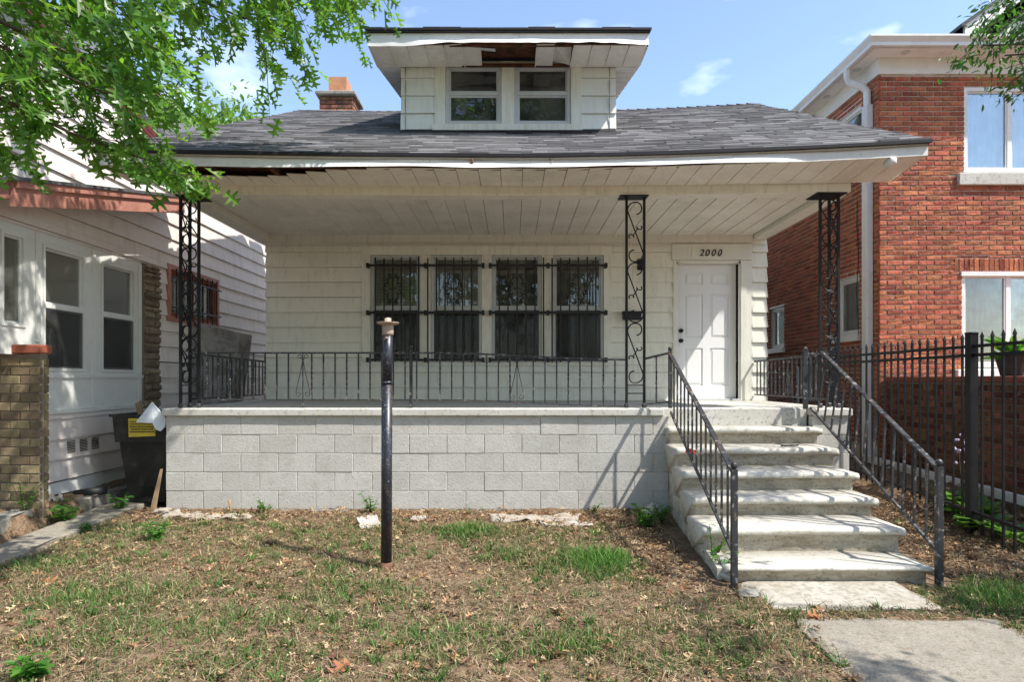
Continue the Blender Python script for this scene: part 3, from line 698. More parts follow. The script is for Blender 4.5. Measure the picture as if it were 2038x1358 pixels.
# side and rear walls of the body
for sx, xx, nm in ((-1, fx0, 'L'), (1, fx1, 'R')):
    sw_ = MB(); a, b = (xx, xx+.12) if sx < 0 else (xx-.12, xx)
    sw_.add([(q, y, z) for q in (a, b) for y, z in ((BW+.121, .0), (15, .0), (15, 3.6), (RY, 5.85), (7.2, 4.03), (7.2, CEIL+.21), (BW+.121, CEIL+.21))],
            [(0, 1, 2, 3, 4, 5, 6), (13, 12, 11, 10, 9, 8, 7)]+[(i, (i+1) % 7, 7+(i+1) % 7, 7+i) for i in range(7)])
    wl = sw_.build('side_wall', 'siding', H)
    mxs = frame_facing_left(fx0) if sx < 0 else frame_facing_right(fx1)
    for k in range(12):
        z = PF-.03-.2215*4+k*.2215
        ua, ub = (-14.9, -9.37) if sx < 0 else (9.37, 14.9)
        MB(mxs).hexa([(ua, -.024, z), (ub, -.024, z), (ub, -.001, z), (ua, -.001, z), (ua, -.006, z+.2215), (ub, -.006, z+.2215), (ub, -.001, z+.2215), (ua, -.001, z+.2215)]).build('siding_plank', 'siding', wl)
MB().box(fx0, fx1, 15.001, 15.1, 0, 3.6).build('rear_wall', 'siding', H)
# rake boards
for xx in (EX0, EX1-.02):
    MB().add([(q+(LE(y)-EX0 if xx < 0 else 0), y, z) for q in (xx, xx+.02) for y, z in ((6.95, zroof(6.95)+sagr(xx, 6.95)-.17), (RY, rz(xx, RY)-.17), (RY, rz(xx, RY)-.052), (6.95, zroof(6.95)+sagr(xx, 6.95)-.062))],
             [(0, 1, 2, 3), (7, 6, 5, 4), (0, 4, 5, 1), (1, 5, 6, 2), (2, 6, 7, 3), (3, 7, 4, 0)]).build('rake_board', 'white', H)

# ------------------------------------------------------------------ dormer
MD = frame_front(DY)
dz0, dz1 = 4.52, 5.40
dw = [((888-CX)/159, (999-CX)/159), ((1025-CX)/159, (1137-CX)/159)]
dwz0, dwz1 = EYE+(HY-249)/159, EYE+(HY-129)/159
dcas = ((867-CX)/159, (1158-CX)/159, 4.535, 5.39)
dorm = wall_core(MD, DX0, DX1, 4.3, dz1, 0, .1, [(a, b, dwz0, dwz1) for a, b in dw])
for xx in (DX0, DX1-.1):      # cheeks
    dorm.add([(q, y, z) for q in (xx, xx+.1) for y, z in ((DY+.101, 4.35), (10.3, 5.75), (10.3, 5.85), (DY+.101, 5.44))], [(0, 1, 2, 3), (7, 6, 5, 4), (0, 4, 5, 1), (1, 5, 6, 2), (2, 6, 7, 3), (3, 7, 4, 0)])
dorm = dorm.build('dormer', 'dwhite', H)
planks(MD, dorm, 'dwhite', DX0, DX1, 4.515, 5.395, .2215, [dcas], p0=.03, p1=.008, endj=.012)
for z0_, u_ in ((0, DX0), (0, DX1)):
    for k in range(4):
        z = 4.515+k*.2215; a = u_+.05 if u_ < 0 else u_-.075
        MB(MD).box(a, a+.003, -.033, -.02, z, z+.2).build('corner_seam', 'gap', dorm)
cb = [(dcas[0], dw[0][0]), (dw[0][1], dw[1][0]), (dw[1][1], dcas[1])]
for a, b in cb: MB(MD).box(a, b, -.035, -.001, 4.60, 5.385).build('casing_board', 'dtrim', dorm)
for a, b in dw: MB(MD).box(a, b, -.03, -.001, dwz1, 5.383).build('casing_board', 'dtrim', dorm)
for a, b in dw: MB(MD).box(a, b, -.03, -.001, 4.601, dwz0).build('casing_board', 'dtrim', dorm)
MB(MD).box(dcas[0]-.03, dcas[1]+.01, -.05, 0, 4.52, 4.598).build('dormer_sill', 'dtrim', dorm)
for a, b in dw:
    window(MD, H, a+.003, b-.003, dwz0+.002, dwz1-.002, 'alu', 'dglass', .04, .03, .53, 0, False, name='dormer_window')
# black flashing under the sill
MB().grid(lambda s, t: (DX0+(DX1-DX0)*s, DY-.085+.09*t, rz(DX0+(DX1-DX0)*s, DY-.085+.09*t)+.022+.006*mnoise.noise(Vector((s*30, t, 2)))+(.045*t)), 40, 2).build('flashing', 'drip', dorm)
# dormer roof
QX0, QX1 = -1.69, 1.60; QY = 7.36; QZ = 5.325
def qz(y): return 5.50+.21*(y-7.34)
droof = MB().hexa([(QX0-.02, 7.33, 5.478), (QX1+.02, 7.33, 5.478), (QX1+.02, 10.5, qz(10.5)-.03), (QX0-.02, 10.5, qz(10.5)-.03),
                   (QX0-.02, 7.33, 5.515), (QX1+.02, 7.33, 5.515), (QX1+.02, 10.5, qz(10.5)), (QX0-.02, 10.5, qz(10.5))]).build('dormer_roof', 'deck', H)
x = QX0-.03
while x < QX1:
    wd = rng.uniform(.2, .36); b = min(x+wd, QX1+.03); z = rng.uniform(0, .012)
    MB().hexa([(x, 7.315, 5.496), (b-.002, 7.315, 5.496), (b-.002, 7.6, 5.56), (x, 7.6, 5.56), (x, 7.315, 5.518+z), (b-.002, 7.315, 5.518+z), (b-.002, 7.6, 5.575), (x, 7.6, 5.575)]).build('shingle', 'drip', droof); x = b
def dfas(s, t):
    x = QX0+(QX1-QX0)*s; n1 = mnoise.noise(Vector((x*2.1, 5, 7))); n2 = mnoise.noise(Vector((x*6, 4, 3)))
    bend = ss(x, -1.3, -.7)*(1-.6*ss(x, 1.1, 1.5)); cut = .42+.16*n1+.07*n2
    q = max(0, (1-t)-cut)/max(.05, 1-cut)
    return (x, QY-.085*bend*q-.005*n2*(1-t), QZ+.15*t+.010*n2*(1-t)*bend)
dfa = MB().grid(dfas, 110, 12).build('dormer_fascia', 'white', H, True)
MB().box(QX0, QX1, QY+.012, QY+.04, QZ+.01, QZ+.15).build('fascia_board', 'brown', dfa)
# side fascias rising along the roof
for xx in (QX0, QX1-.015):
    MB().add([(q, y, z) for q in (xx, xx+.015) for y, z in ((QY+.041, QZ), (DY-.05, QZ), (9.9, 5.89-.02), (9.9, qz(9.9)-.035), (QY+.041, 5.475))],
             [(0, 1, 2, 3, 4), (9, 8, 7, 6, 5)]+[(i, (i+1) % 5, 5+(i+1) % 5, 5+i) for i in range(5)]).build('side_fascia', 'white', dfa)
sp = MB().box(QX0+.02, QX1-.02, QY+.045, DY-.001, QZ+.115, QZ+.13).build('dormer_soffit', 'brown', H)
u = QX0+.016; i = 0
W_ = .2178
while u < QX1-.03:
    b = min(u+W_, QX1-.016); m_ = (u+b)/2
    z0_, z1_, zb0, zb1 = QZ+.005, QZ+.005, QZ-.012, QZ-.012
    skip = False
    if -.88 < m_ < -.66: z1_ += .02
    elif -.66 < m_ < -.43: z0_ += .03; z1_ += .06
    elif -.43 < m_ < .20: skip = True
    elif .20 < m_ < .42: z0_ += .01; z1_ += .012
    elif .42 < m_ < .64: z0_ += .05; z1_ += .10; zb0 += .06; zb1 -= .0
    if not skip:
        yf = QY+.006 if not .42 < m_ < .64 else QY+.12
        MB().hexa([(u+.004, yf, z0_), (b-.004, yf, z1_), (b-.004, DY-.036, zb1), (u+.004, DY-.036, zb0), (u+.004, yf, z0_+.012), (b-.004, yf, z1_+.012), (b-.004, DY-.036, zb1+.012), (u+.004, DY-.036, zb0+.012)]).build('soffit_panel', 'soffit', sp)
        MB().box(u-.004, u+.008, QY+.01, DY-.037, min(z0_, zb0)-.009, min(z0_, zb0)-.003).build('soffit_seam', 'soffit', sp)
    u += W_; i += 1
MB().box(-.62, .72, DY-.06, DY-.037, QZ-.02, QZ+.02).build('nest_debris', 'brown', sp)
MB().hexa([(-.75, QY+.05, QZ+.03), (-.2, QY+.1, QZ+.02), (-.2, QY+.22, QZ+.05), (-.75, QY+.2, QZ+.09), (-.75, QY+.05, QZ+.034), (-.2, QY+.1, QZ+.024), (-.2, QY+.22, QZ+.054), (-.75, QY+.2, QZ+.094)]).build('bent_strip', 'white', sp)
for sx in (-1, 1):       # side soffits with cross seams, rising with the roof
    a, b = (QX0+.016, DX0-.012) if sx < 0 else (DX1+.012, QX1-.016)
    y = DY-.035; k = 0
    while y < 10.2:
        ye = y+.24; zz = lambda v: QZ-.01+.21*(v-DY)
        MB().hexa([(a, y+.004, zz(y)), (b, y+.004, zz(y)), (b, ye-.004, zz(ye)), (a, ye-.004, zz(ye)), (a, y+.004, zz(y)+.012), (b, y+.004, zz(y)+.012), (b, ye-.004, zz(ye)+.012), (a, ye-.004, zz(ye)+.012)]).build('soffit_panel', 'soffit', sp)
        y = ye

# ------------------------------------------------------------------ chimney
cx0, cx1, cy0 = (637-CX)*10.9/F, (703-CX)*10.9/F, 10.9
MC = frame_front(cy0)
ch = MB().box(cx0+.01, cx1-.01, cy0+.01, cy0+.5, 5.6, 6.33).build('chimney', 'bmortar2', H)
bricks(MC, ch, 'chbrick', cx0, cx1, 5.7, 6.32, .19, .06, .011, [], D=.05, rough=.004)
bricks(frame_facing_right(cx1), ch, 'chbrick', cy0+.051, cy0+.5, 5.7, 6.32, .19, .06, .011, [], D=.05, rough=.004)
cap = MB().cbox(cx0-.06, cx1+.06, cy0-.07, cy0+.57, 6.33, 6.41, .02); cap.v = [(x+.02*mnoise.noise(Vector((x*9, y*9, z*9))), y, z+.03*mnoise.noise(Vector((x*7, y*7, 2)))) for x, y, z in cap.v]
cap.build('chimney_cap', 'oldcrete', ch)
fl = MB(); fxa, fxb = (655-CX)*11/F, (690-CX)*11/F
for a, b, c, d in ((fxa, fxb, 11.0, 11.03), (fxa, fxb, 11.3, 11.33), (fxa, fxa+.03, 11.03, 11.3), (fxb-.03, fxb, 11.03, 11.3)): fl.box(a, b, c, d, 6.4, 6.72)
fl.build('clay_flue', 'flue', ch)

# ------------------------------------------------------------------ wrought iron posts
def scroll_panel(parent, o, ax, w_, z0_, z1_, n, r=.0075):
    """S scrolls between two uprights; o = origin point, ax = horizontal direction"""
    hh = (z1_-z0_)/n
    for k in range(n):
        zc = z0_+hh*(k+.5); rr = w_*.44
        half = arc(0, hh/2-rr-.005, rr*.55, rr, -75, 60, 8)+arc(0, hh/2-rr-.005, rr, rr, 60, 205, 10)[1:]
        pts = half+[(-p, -q) for p, q in half[::-1]]
        s = MB(); P3 = lambda p, q: (o[0]+ax[0]*(w_/2+p), o[1]+ax[1]*(w_/2+p), zc+q)
        s.tube([P3(p, q) for p, q in pts], r, 5)
        sm = arc(.27*w_, .055, .012, .037, 420, 170, 10)+[(.10*w_, .028)]
        pts = sm+[(-p, -q) for p, q in sm[::-1]]
        s.tube([P3(p, q) for p, q in pts], r*.9, 5)
        s.build('scroll', 'iron', parent)
def iron_post(ups, panels, zt, plate):
    p0 = ups[0]; post = MB().box(p0[0]-.013, p0[0]+.013, p0[1]-.013, p0[1]+.013, PF-.002, zt).build('iron_post', 'iron', H)
    for q in ups[1:]: MB().box(q[0]-.013, q[0]+.013, q[1]-.013, q[1]+.013, PF-.002, zt).build('upright', 'iron', post)
    for q in ups: MB().cbox(q[0]-.024, q[0]+.024, q[1]-.024, q[1]+.024, PF-.001, PF+.05, .01).build('foot', 'railiron', post)
    for a, b in panels:
        d = Vector((b[0]-a[0], b[1]-a[1])); l = d.length; d /= l
        scroll_panel(post, a, d, l, PF+.27, zt-.05, 3 if len(ups) == 2 else 4)
        for z in (PF+.16, PF+.25): MB().bar((a[0], a[1], z), (b[0], b[1], z), .006).build('cross_bar', 'iron', post)
    MB().box(*plate, zt, zt+.012).build('top_plate', 'iron', post)
PY = 6.90
zt = lambda x: BEAM+.35*sag(x)-.014
iron_post([(1.258, PY), (1.452, PY)], [((1.258, PY), (1.452, PY))], zt(1.35), (1.18, 1.49, 6.84, 7.02))
iron_post([(-3.64, PY), (-3.44, PY), (-3.64, PY+.2)], [((-3.64, PY), (-3.44, PY)), ((-3.64, PY), (-3.64, PY+.2))], zt(-3.5), (-3.68, -3.40, 6.85, 7.12))
iron_post([(3.585, PY), (3.385, PY), (3.585, PY+.2)], [((3.385, PY), (3.585, PY)), ((3.585, PY), (3.585, PY+.2))], zt(3.5), (3.33, 3.66, 6.85, 7.12))

# ------------------------------------------------------------------ porch railing
def drop(x): return -.075*ss(x, -.9, 1.3)
TZ, BZ = 1.705, 1.19
def rail_run(name, pts_top, pts_bot, xs, orn, along='x', fixed=None, r=.0095):
    rail = MB().tube(pts_top, .013, 4, math.pi/4).build(name, 'railiron', H)
    MB().tube(pts_bot, .010, 4, math.pi/4).build('bottom_rail', 'railiron', rail)
    return rail
xs = [-3.44+i*.25 for i in range(20)]; xs = [x for x in xs if x < 1.24]+[1.25]
main = rail_run('porch_railing', [(x, PY, TZ+drop(x)) for x in xs], [(x, PY, BZ+drop(x)*.95) for x in xs], None, None)
x = (412-CX)/181.5
def twisted(parent, x, y, z0, z1, m='railiron', w_=.0075):
    n = 12; vs = []; fs = []; tw = rng.choice((0, 0, 1))*math.pi*3
    for i in range(n+1):
        g = tw*max(0, min(1, (i/n-.15)/.7))
        for q in range(4): vs.append((x+w_*1.414*math.cos(g+math.pi/4+q*math.pi/2), y+w_*1.414*math.sin(g+math.pi/4+q*math.pi/2), z0+(z1-z0)*i/n))
    for i in range(n):
        for q in range(4): fs.append((i*4+q, i*4+(q+1) % 4, i*4+4+(q+1) % 4, i*4+4+q))
    return MB().add(vs, fs).build('baluster', m, parent)
def teardrop(parent, x, y, z0, z1):
    s = MB(); h = z1-z0
    for sx in (-1, 1):
        pts = arc(.032, h-.03, .012, .026, 250, -20, 9)+[(.012, h-.05), (.006, h-.09), (.03, h*.55), (.062, h*.28), (.072, h*.17)]+arc(.044, .055, .03, .012, 10, -330, 14)
        s.tube([(x+sx*p, y, z0+q) for p, q in pts], .0045, 5)
    s.bar((x, y, z0-.05), (x, y, z1), .005)
    s.build('teardrop_scroll', 'railiron', parent)
px = 411.5
orn = [603, 1030]
while px < 1236:
    x = (px-CX)/181.5
    if min(abs(px-q) for q in orn) < 12: teardrop(main, (min(orn, key=lambda q: abs(q-px))-CX)/181.5, PY, BZ+drop(x)+.01, TZ+drop(x)-.01)
    elif abs(px-818) > 11: twisted(main, x, PY, BZ+drop(x), TZ+drop(x)-.006)
    px += 23.25
nw = MB().box(-1.125, -1.093, PY-.016, PY+.016, PF, TZ+.04); nw.ball((-1.109, PY, TZ+.062), .022); nw.build('newel', 'railiron', main)
for qx in (-2.3, .05): MB().bar((qx, PY, PF), (qx, PY, BZ+drop(qx)), .006).build('rail_foot', 'railiron', main)
# short piece right of the middle post
short = MB().bar((1.455, PY, TZ-.065), (1.727, 6.84, TZ+.0), .012).build('porch_railing', 'railiron', H)
MB().bar((1.455, PY, BZ-.05), (1.727, 6.84, BZ-.02), .009).build('bottom_rail', 'railiron', short)
twisted(short, 1.58, 6.875, BZ-.03, TZ-.04)
# side railings
for sx, xx in ((-1, -3.626), (1, 3.565)):
    sr = MB().bar((xx, PY+.18, TZ), (xx, BW-.03, TZ-.03), .012).build('porch_railing', 'railiron', H)
    MB().bar((xx, PY+.18, BZ), (xx, BW-.03, BZ), .009).build('bottom_rail', 'railiron', sr)
    y = PY+.33; k = 0
    while y < BW-.1:
        if k == 7: 
            s = MB()
            for q in (-1, 1):
                pts = arc(.032, .45, .012, .026, 250, -20, 9)+[(.012, .43), (.03, .27), (.062, .14)]+arc(.044, .055, .03, .012, 10, -330, 14)
                s.tube([(xx, y+q*p, BZ+.01+z) for p, z in pts], .005, 5)
            s.build('teardrop_scroll', 'railiron', sr)
        twisted(sr, xx, y, BZ, TZ-.02); y += .127; k += 1

# ------------------------------------------------------------------ concrete steps
ST = thing('concrete_steps', 'worn white painted concrete steps with rounded nosings leading up to the porch', 'steps', (2.4, 5.7, -.11))
tr = [(6.66, -.515), (6.26, -.69), (5.85, -.87), (5.49, -1.04), (5.05, -1.20), (4.67, -1.40)]
def sx0(y): return 1.655-.07*(6.66-y)
def sx1(y): return 3.30-.075*(6.66-y)
prevY = 6.952
for k, (y, zr) in enumerate(tr):
    z = EYE+zr; zn = EYE+(tr[k+1][1] if k < 5 else -1.56); rn = .033 if k < 5 else .018
    a, b = (sx0(y) if k < 5 else 1.60), sx1(y)
    prof = [(prevY+.002, z-.30), (prevY+.002, z)]+[(y+rn-rn*math.sin(R(g)), z-rn+rn*math.cos(R(g))) for g in range(0, 181, 22)]+[(y+.045, z-2*rn-.015), (y+.05, zn-.02), (y+.05, z-.30)]
    prof[-1] = (y+.05, min(zn-.03, z-.30))
    prof[0] = (prevY+.002, prof[-1][1])
    n = 36; mb = MB(); K = len(prof)
    for i in range(n+1):
        x = a+(b-a)*i/n
        e = (1-min(1, min(i, n-i)/1.5))*.012
        for (yy, zz) in prof:
            q = Vector((x*4, yy*4, zz*4)); d = .008*mnoise.noise(q)+.005*mnoise.noise(q*4)+.003*mnoise.noise(q*11)
            front = 1 if yy < prevY-.05 else 0
            if zz < z-2*rn-.005: x_ = min(b-.04, max(a+.04, x))
            else: x_ = x
            mb.v.append((x_+.004*mnoise.noise(q*3+Vector((7, 0, 0))), yy+d*front+e*front*.6, zz+d*.5-e*(1 if zz > z-.15 else 0)))
    for i in range(n):
        for q in range(K): mb.f.append((i*K+q, (i+1)*K+q, (i+1)*K+(q+1) % K, i*K+(q+1) % K)[::-1])
    mb.f += [tuple(range(K))[::-1], tuple(n*K+q for q in range(K))]
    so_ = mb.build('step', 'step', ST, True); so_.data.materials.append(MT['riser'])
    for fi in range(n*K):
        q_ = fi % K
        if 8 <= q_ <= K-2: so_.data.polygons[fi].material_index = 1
    prevY = y+.05
# stucco cheek under the steps, both sides
for side in (-1, 1):
    poly = [(6.80, EYE-.56), (6.80, -.4), (4.85, -.4)]
    for y, zr in tr[::-1]:
        poly += [(y+.12, EYE+zr-.22), (y+.12, EYE+zr-.03)]
    poly = [(6.80, -.4), (4.80, -.4)]+[q for y, zr in tr[::-1] for q in ((y+.075, EYE+zr-.19), (y+.075, EYE+zr-.03))]+[(6.80, EYE-.54)]
    xa, xb = (1.685, 1.80) if side < 0 else (3.13, 3.235)
    mb = MB(); K = len(poly)
    for xx in (xa, xb):
        for y, z in poly: mb.v.append((xx-.07*(6.66-y), y, z))
    mb.f = [tuple(range(K)), tuple(range(K, 2*K))[::-1]]+[(i, K+i, K+(i+1) % K, (i+1) % K) for i in range(K)]
    mb.build('step_cheek', 'stucco', ST)
def stair_rail(top, bot, btop, bbot, newel_b, newel_t, n):
    T0, T1, B0, B1 = map(Vector, (top, bot, btop, bbot))
    r_ = MB().hexa([T0+Vector((-.02, 0, -.008)), T0+Vector((.02, 0, -.008)), T1+Vector((.02, 0, -.008)), T1+Vector((-.02, 0, -.008)), T0+Vector((-.02, 0, .01)), T0+Vector((.02, 0, .01)), T1+Vector((.02, 0, .01)), T1+Vector((-.02, 0, .01))][::1]).build('stair_railing', 'railiron', ST)
    MB().bar(B0, B1, .011).build('bottom_rail', 'railiron', r_)
    nb = Vector(newel_b); nt_ = Vector(newel_t)
    q = MB().box(nb.x-.021, nb.x+.021, nb.y-.021, nb.y+.021, nb.z, nt_.z); q.ball((nb.x, nb.y, nt_.z+.028), .027); q.build('newel', 'railiron', r_)
    for i in range(1, n):
        t = i/n; b_ = B0+(B1-B0)*t; a_ = T0+(T1-T0)*t
        MB().bar(b_, (b_.x*.3+a_.x*.7, b_.y, a_.z+(b_.y-a_.y)*(T1.z-T0.z)/(T1.y-T0.y)-.006), .0075).build('baluster', 'railiron', r_)
    return r_
lr = stair_rail((1.722, 6.84, EYE+.275), (1.634, 4.64, EYE-.68), (1.72, 6.80, EYE-.36), (1.634, 4.62, EYE-1.295), (1.634, 4.62, -.16), (1.634, 4.62, EYE-.665), 14)
q = MB().box(1.706, 1.742, 6.83, 6.866, PF, TZ+.02); q.ball((1.724, 6.848, TZ+.042), .024); q.build('newel', 'railiron', lr)
rr_ = stair_rail((3.375, 6.84, EYE+.295), (3.155, 4.66, EYE-.655), (3.235, 6.80, EYE-.31), (3.155, 4.64, EYE-1.285), (3.155, 4.64, -.15), (3.155, 4.64, EYE-.645), 14)
q = MB().box(3.185, 3.225, 6.84, 6.88, PF-.01, TZ+.02); q.ball((3.205, 6.86, TZ+.042), .024); q.build('newel', 'railiron', rr_)
MB().bar((3.205, 6.86, TZ-.01), (3.395, 6.88, TZ-.01), .011).build('top_rail', 'railiron', rr_)
MB().bar((3.205, 6.86, BZ-.0), (3.395, 6.88, BZ-.0), .009).build('bottom_rail', 'railiron', rr_)
for xx in (3.26, 3.32): MB().bar((xx, 6.868, BZ), (xx, 6.868, TZ-.01), .0075).build('baluster', 'railiron', rr_)
s = MB(); zc = EYE-.55; yq = 6.1; xq = 3.29
for sz in (0,):
    for sd in (-1, 1):
        s.tube([(xq+sd*p, yq, EYE-.62+z) for p, z in arc(.04, .0, .012, .034, 250, -40, 10)+[(.004, -.02), (.0, .1)]], .006, 5)
s.build('scroll', 'railiron', rr_)
# ------------------------------------------------------------------ house on the left
LX = -4.9
LH = thing('sided_house', 'pale sided house with salmon trim and stone column beside the bungalow', 'house', (-7, 9, 0))
ML = frame_facing_right(LX)
def yl(px): return F*(-LX)/(CX-px)
w0h = (5.98, yl(45), 1.93, 2.85); w1h = (yl(80), yl(165), 1.50, 2.825); w2h = (yl(197), yl(265), 1.50, 2.825)
bwh = (8.95, 10.35, 2.32, 2.99)
lw = wall_core(ML, 5.95, 15, 0.0, 4.75, 0, .12, [w0h, w1h, w2h, bwh, (5.94, 6.27, -.1, 1.66)])
lw.box(5.95, 15, 3.2, 3.3, 0, 4.75)
lw.box(5.95, 6.05, .121, 3.2, 1.67, 3.0)
lw = lw.build('side_wall', 'gap', LH)
panelzone = (5.95, 8.27, 1.04, 2.93); stonez = (8.27, 8.64, 1.04, 2.95)
planks(ML, lw, 'lsiding', 5.95, 15, .32, 4.75, .2215, [panelzone, stonez, (5.9, 6.27, 0, 1.66), (8.88, 10.42, 2.25, 3.06)])
MB(ML).hexa([(6.27, -.02, .2), (8.2, -.02, .12), (8.2, -.001, .12), (6.27, -.001, .2), (6.27, -.008, .30), (8.2, -.008, .315), (8.2, -.001, .315), (6.27, -.001, .30)]).build('siding_plank', 'lwhite', lw)
MB(ML).box(6.27, 8.6, -.03, 0, -.3, .12).build('foundation', 'oldcrete', lw)
MB(ML).box(8.6, 15, -.02, 0, -.3, .31).build('foundation', 'oldcrete', lw)
# panel around sunroom windows
for a, b, c, d in cells(5.95, 8.268, 1.042, 2.928, [w0h, w1h, w2h, (5.9, 6.27, 1.0, 1.66)]):
    MB(ML).box(a+.0005, b-.0005, -.03, -.001, c+.0005, d-.0005).build('window_surround', 'lwhite', lw)
for u in (6.44, 7.30, 8.2): MB(ML).box(u-.03, u+.03, -.045, -.031, 1.05 if u > 6.5 else 1.8, 2.92).build('batten', 'lwhite', lw)
MB(ML).box(6.47, 8.266, -.05, -.031, 1.43, 1.47).build('batten', 'lwhite', lw)
MB(ML).box(6.47, 8.266, -.048, -.031, 1.045, 1.09).build('batten', 'lwhite', lw)
for h in (w0h, w1h, w2h):
    window(ML, LH, h[0]+.002, h[1]-.002, h[2]+.002, h[3]-.002, 'lwhite', 'glass', .03, -.005, .52 if h is not w0h else 0, 0, h is not w0h, depth=.6)
for uu in (6.95, 7.15, 7.35):
    v = MB(ML)
    for k in range(8): v.box(uu-.06, uu+.06, -.028, -.02, .60+k*.018, .608+k*.018)
    v.build('wall_vent', 'gap', lw)
# stone column
sc = MB(ML).box(8.275, 8.635, -.05, 0, 1.03, 2.95).build('stone_column', 'bmortar2', LH)
z = 1.035
while z < 2.93:
    h = rng.uniform(.05, .13); h = min(h, 2.945-z); u = 8.27
    while u < 8.62:
        wd = rng.choice((.37, .15, .2, .24)); b = min(u+wd, 8.64)
        if 8.64-b < .06: b = 8.64
        pr = rng.uniform(.07, .105)
        mb = MB(ML).cbox(u+.006, b-.006, -pr, -.03, z+.006, z+h-.006, min(.022, h*.3))
        mb.v = [(x+.008*mnoise.noise(Vector((x*30, y*30, z_*30))), y+.008*mnoise.noise(Vector((y*20, x*20, z_*20))), z_) for x, y, z_ in mb.v]
        mb.build('stone', 'stone', sc); u = b
    z += h
# barred window with salmon frame
a, b, c, d = bwh
bw = MB(ML)
for e in ((a-.07, a, c-.07, d+.07), (b, b+.07, c-.07, d+.07), (a, b, c-.07, c), (a, b, d, d+.07)): bw.box(e[0], e[1], -.045, 0, e[2], e[3])
bwn = bw.build('barred_window', 'salmon', LH)
window(ML, bwn.parent, a+.002, b-.002, c+.002, d-.002, 'rust', 'glass', .04, .03, .5, .9, False, slide=True, name='side_window')
for k in range(9):
    u = a+.08+k*(b-a-.16)/8; MB(ML).box(u-.008, u+.008, -.085, -.07, c-.03, d+.02).build('guard_bar', 'guard', bwn)
for zz in (c+.12, d-.12): MB(ML).box(a-.04, b+.04, -.095, -.0855, zz-.012, zz+.012).build('guard_rail', 'guard', bwn)
# low roof over the sunroom, salmon rake board
def ly(z_, u): return z_
rk = lambda y: EYE+1.70+.235*(y-5.94)
rp = [(5.75, rk(5.75)-.07), (8.75, rk(8.75)-.05), (8.75, rk(8.75)+.16), (5.75, rk(5.75)+.16)]
lroof = MB().prism([(5.70, rk(5.70)+.165), (8.8, rk(8.8)+.165), (8.8, rk(8.8)+.2), (5.70, rk(5.70)+.2)], -9.5, -4.52).build('porch_roof', 'wroof', LH)
rb = MB().prism(rp, -4.60, -4.56).build('rake_board', 'salmon', LH)
MB().prism([(5.76, rk(5.76)+.10), (8.74, rk(8.74)+.10), (8.74, rk(8.74)+.163), (5.76, rk(5.76)+.163)], -4.558, -4.535).build('rake_trim', 'salmon', rb)
MB().box(-9.5, -4.6, 5.74, 5.77, rk(5.74), rk(5.74)+.16).build('front_fascia', 'salmon', LH)
MB().prism([(5.78, rk(5.78)+.05), (8.74, rk(8.74)+.05), (8.74, rk(8.74)+.08), (5.78, rk(5.78)+.08)], -4.9, -4.602).build('rake_soffit', 'lsiding', LH)
# brick pier with red sill
pier = MB().box(-6.4, -4.63, 6.16, 6.26, -.2, 1.66).build('brick_pier', 'bmortar2', LH)
bricks(frame_front(6.16), pier, 'tanbrick', -5.3, -4.63, .05, 1.655, .185, .078, .010, [], D=.05, proud=.012, score=inview)
bricks(frame_facing_right(-4.63), pier, 'tanbrick', 6.21, 6.26, .05, 1.655, .185, .078, .010, [], D=.03, proud=.012)
MB().cbox(-6.4, -4.585, 6.11, 6.27, 1.665, 1.755, .012).build('sill_slab', 'rust', pier)
# upper storey: gable front, bay and roof
MG = frame_front(8.7)
ug = MB().add([(x, y, z) for y in (8.7, 8.8) for x, z in ((-9.6, 2.9), (LX-.001, 2.9), (LX-.001, 4.9), (-7.25, 7.2), (-9.6, 4.9))], [(0, 1, 2, 3, 4), (9, 8, 7, 6, 5)]+[(i, 5+i, 5+(i+1) % 5, (i+1) % 5) for i in range(5)]).build('gable_wall', 'lsiding', LH)
for k in range(9):
    z = 2.95+k*.2215; MB(MG).hexa([(-6.05, -.024, z), (LX-.02, -.024, z), (LX-.02, -.001, z), (-6.05, -.001, z), (-6.05, -.006, z+.22), (LX-.02, -.006, z+.22), (LX-.02, -.001, z+.22), (-6.05, -.001, z+.22)]).build('siding_plank', 'lsiding', ug)
bay = MB().box(-8.5, -6.02, 7.79, 8.69, 3.1, 5.2).build('bay', 'gap', LH)
planks(frame_front(7.79), bay, 'lwhite', -8.5, -6.02, 3.1, 5.2, .2215, [])
planks(frame_facing_right(-6.02), bay, 'lwhite', 7.77, 8.69, 3.1, 5.2, .2215, [])
MB().box(-8.7, -5.85, 7.6, 8.69, 5.2, 5.3).build('bay_roof', 'wroof', LH)
ur = MB()
ur.add([(-4.74, 8.35, 4.80), (-4.74, 15.3, 4.80), (-7.25, 15.3, 7.3), (-7.25, 8.35, 7.3), (-9.76, 8.35, 4.80), (-9.76, 15.3, 4.80),
        (-4.74, 8.35, 4.74), (-4.74, 15.3, 4.74), (-7.25, 15.3, 7.24), (-7.25, 8.35, 7.24), (-9.76, 8.35, 4.74), (-9.76, 15.3, 4.74)],
       [(0, 1, 2, 3), (3, 2, 5, 4), (9, 8, 7, 6), (10, 11, 8, 9), (0, 6, 7, 1), (4, 5, 11, 10), (0, 3, 9, 6), (3, 4, 10, 9), (1, 7, 8, 2), (2, 8, 11, 5)]).build('main_roof', 'wroof', LH)
for sx in (-1, 1):
    a = (-4.74, 4.72) if sx > 0 else (-9.76, 4.72)
    MB().add([(x, y, z) for y in (8.31, 8.345) for x, z in (a, (a[0], a[1]-.17), (-7.25, 7.04), (-7.25, 7.22))], [(0, 1, 2, 3), (7, 6, 5, 4), (0, 4, 5, 1), (1, 5, 6, 2), (2, 6, 7, 3), (3, 7, 4, 0)]).build('rake_board', 'maroon', LH)

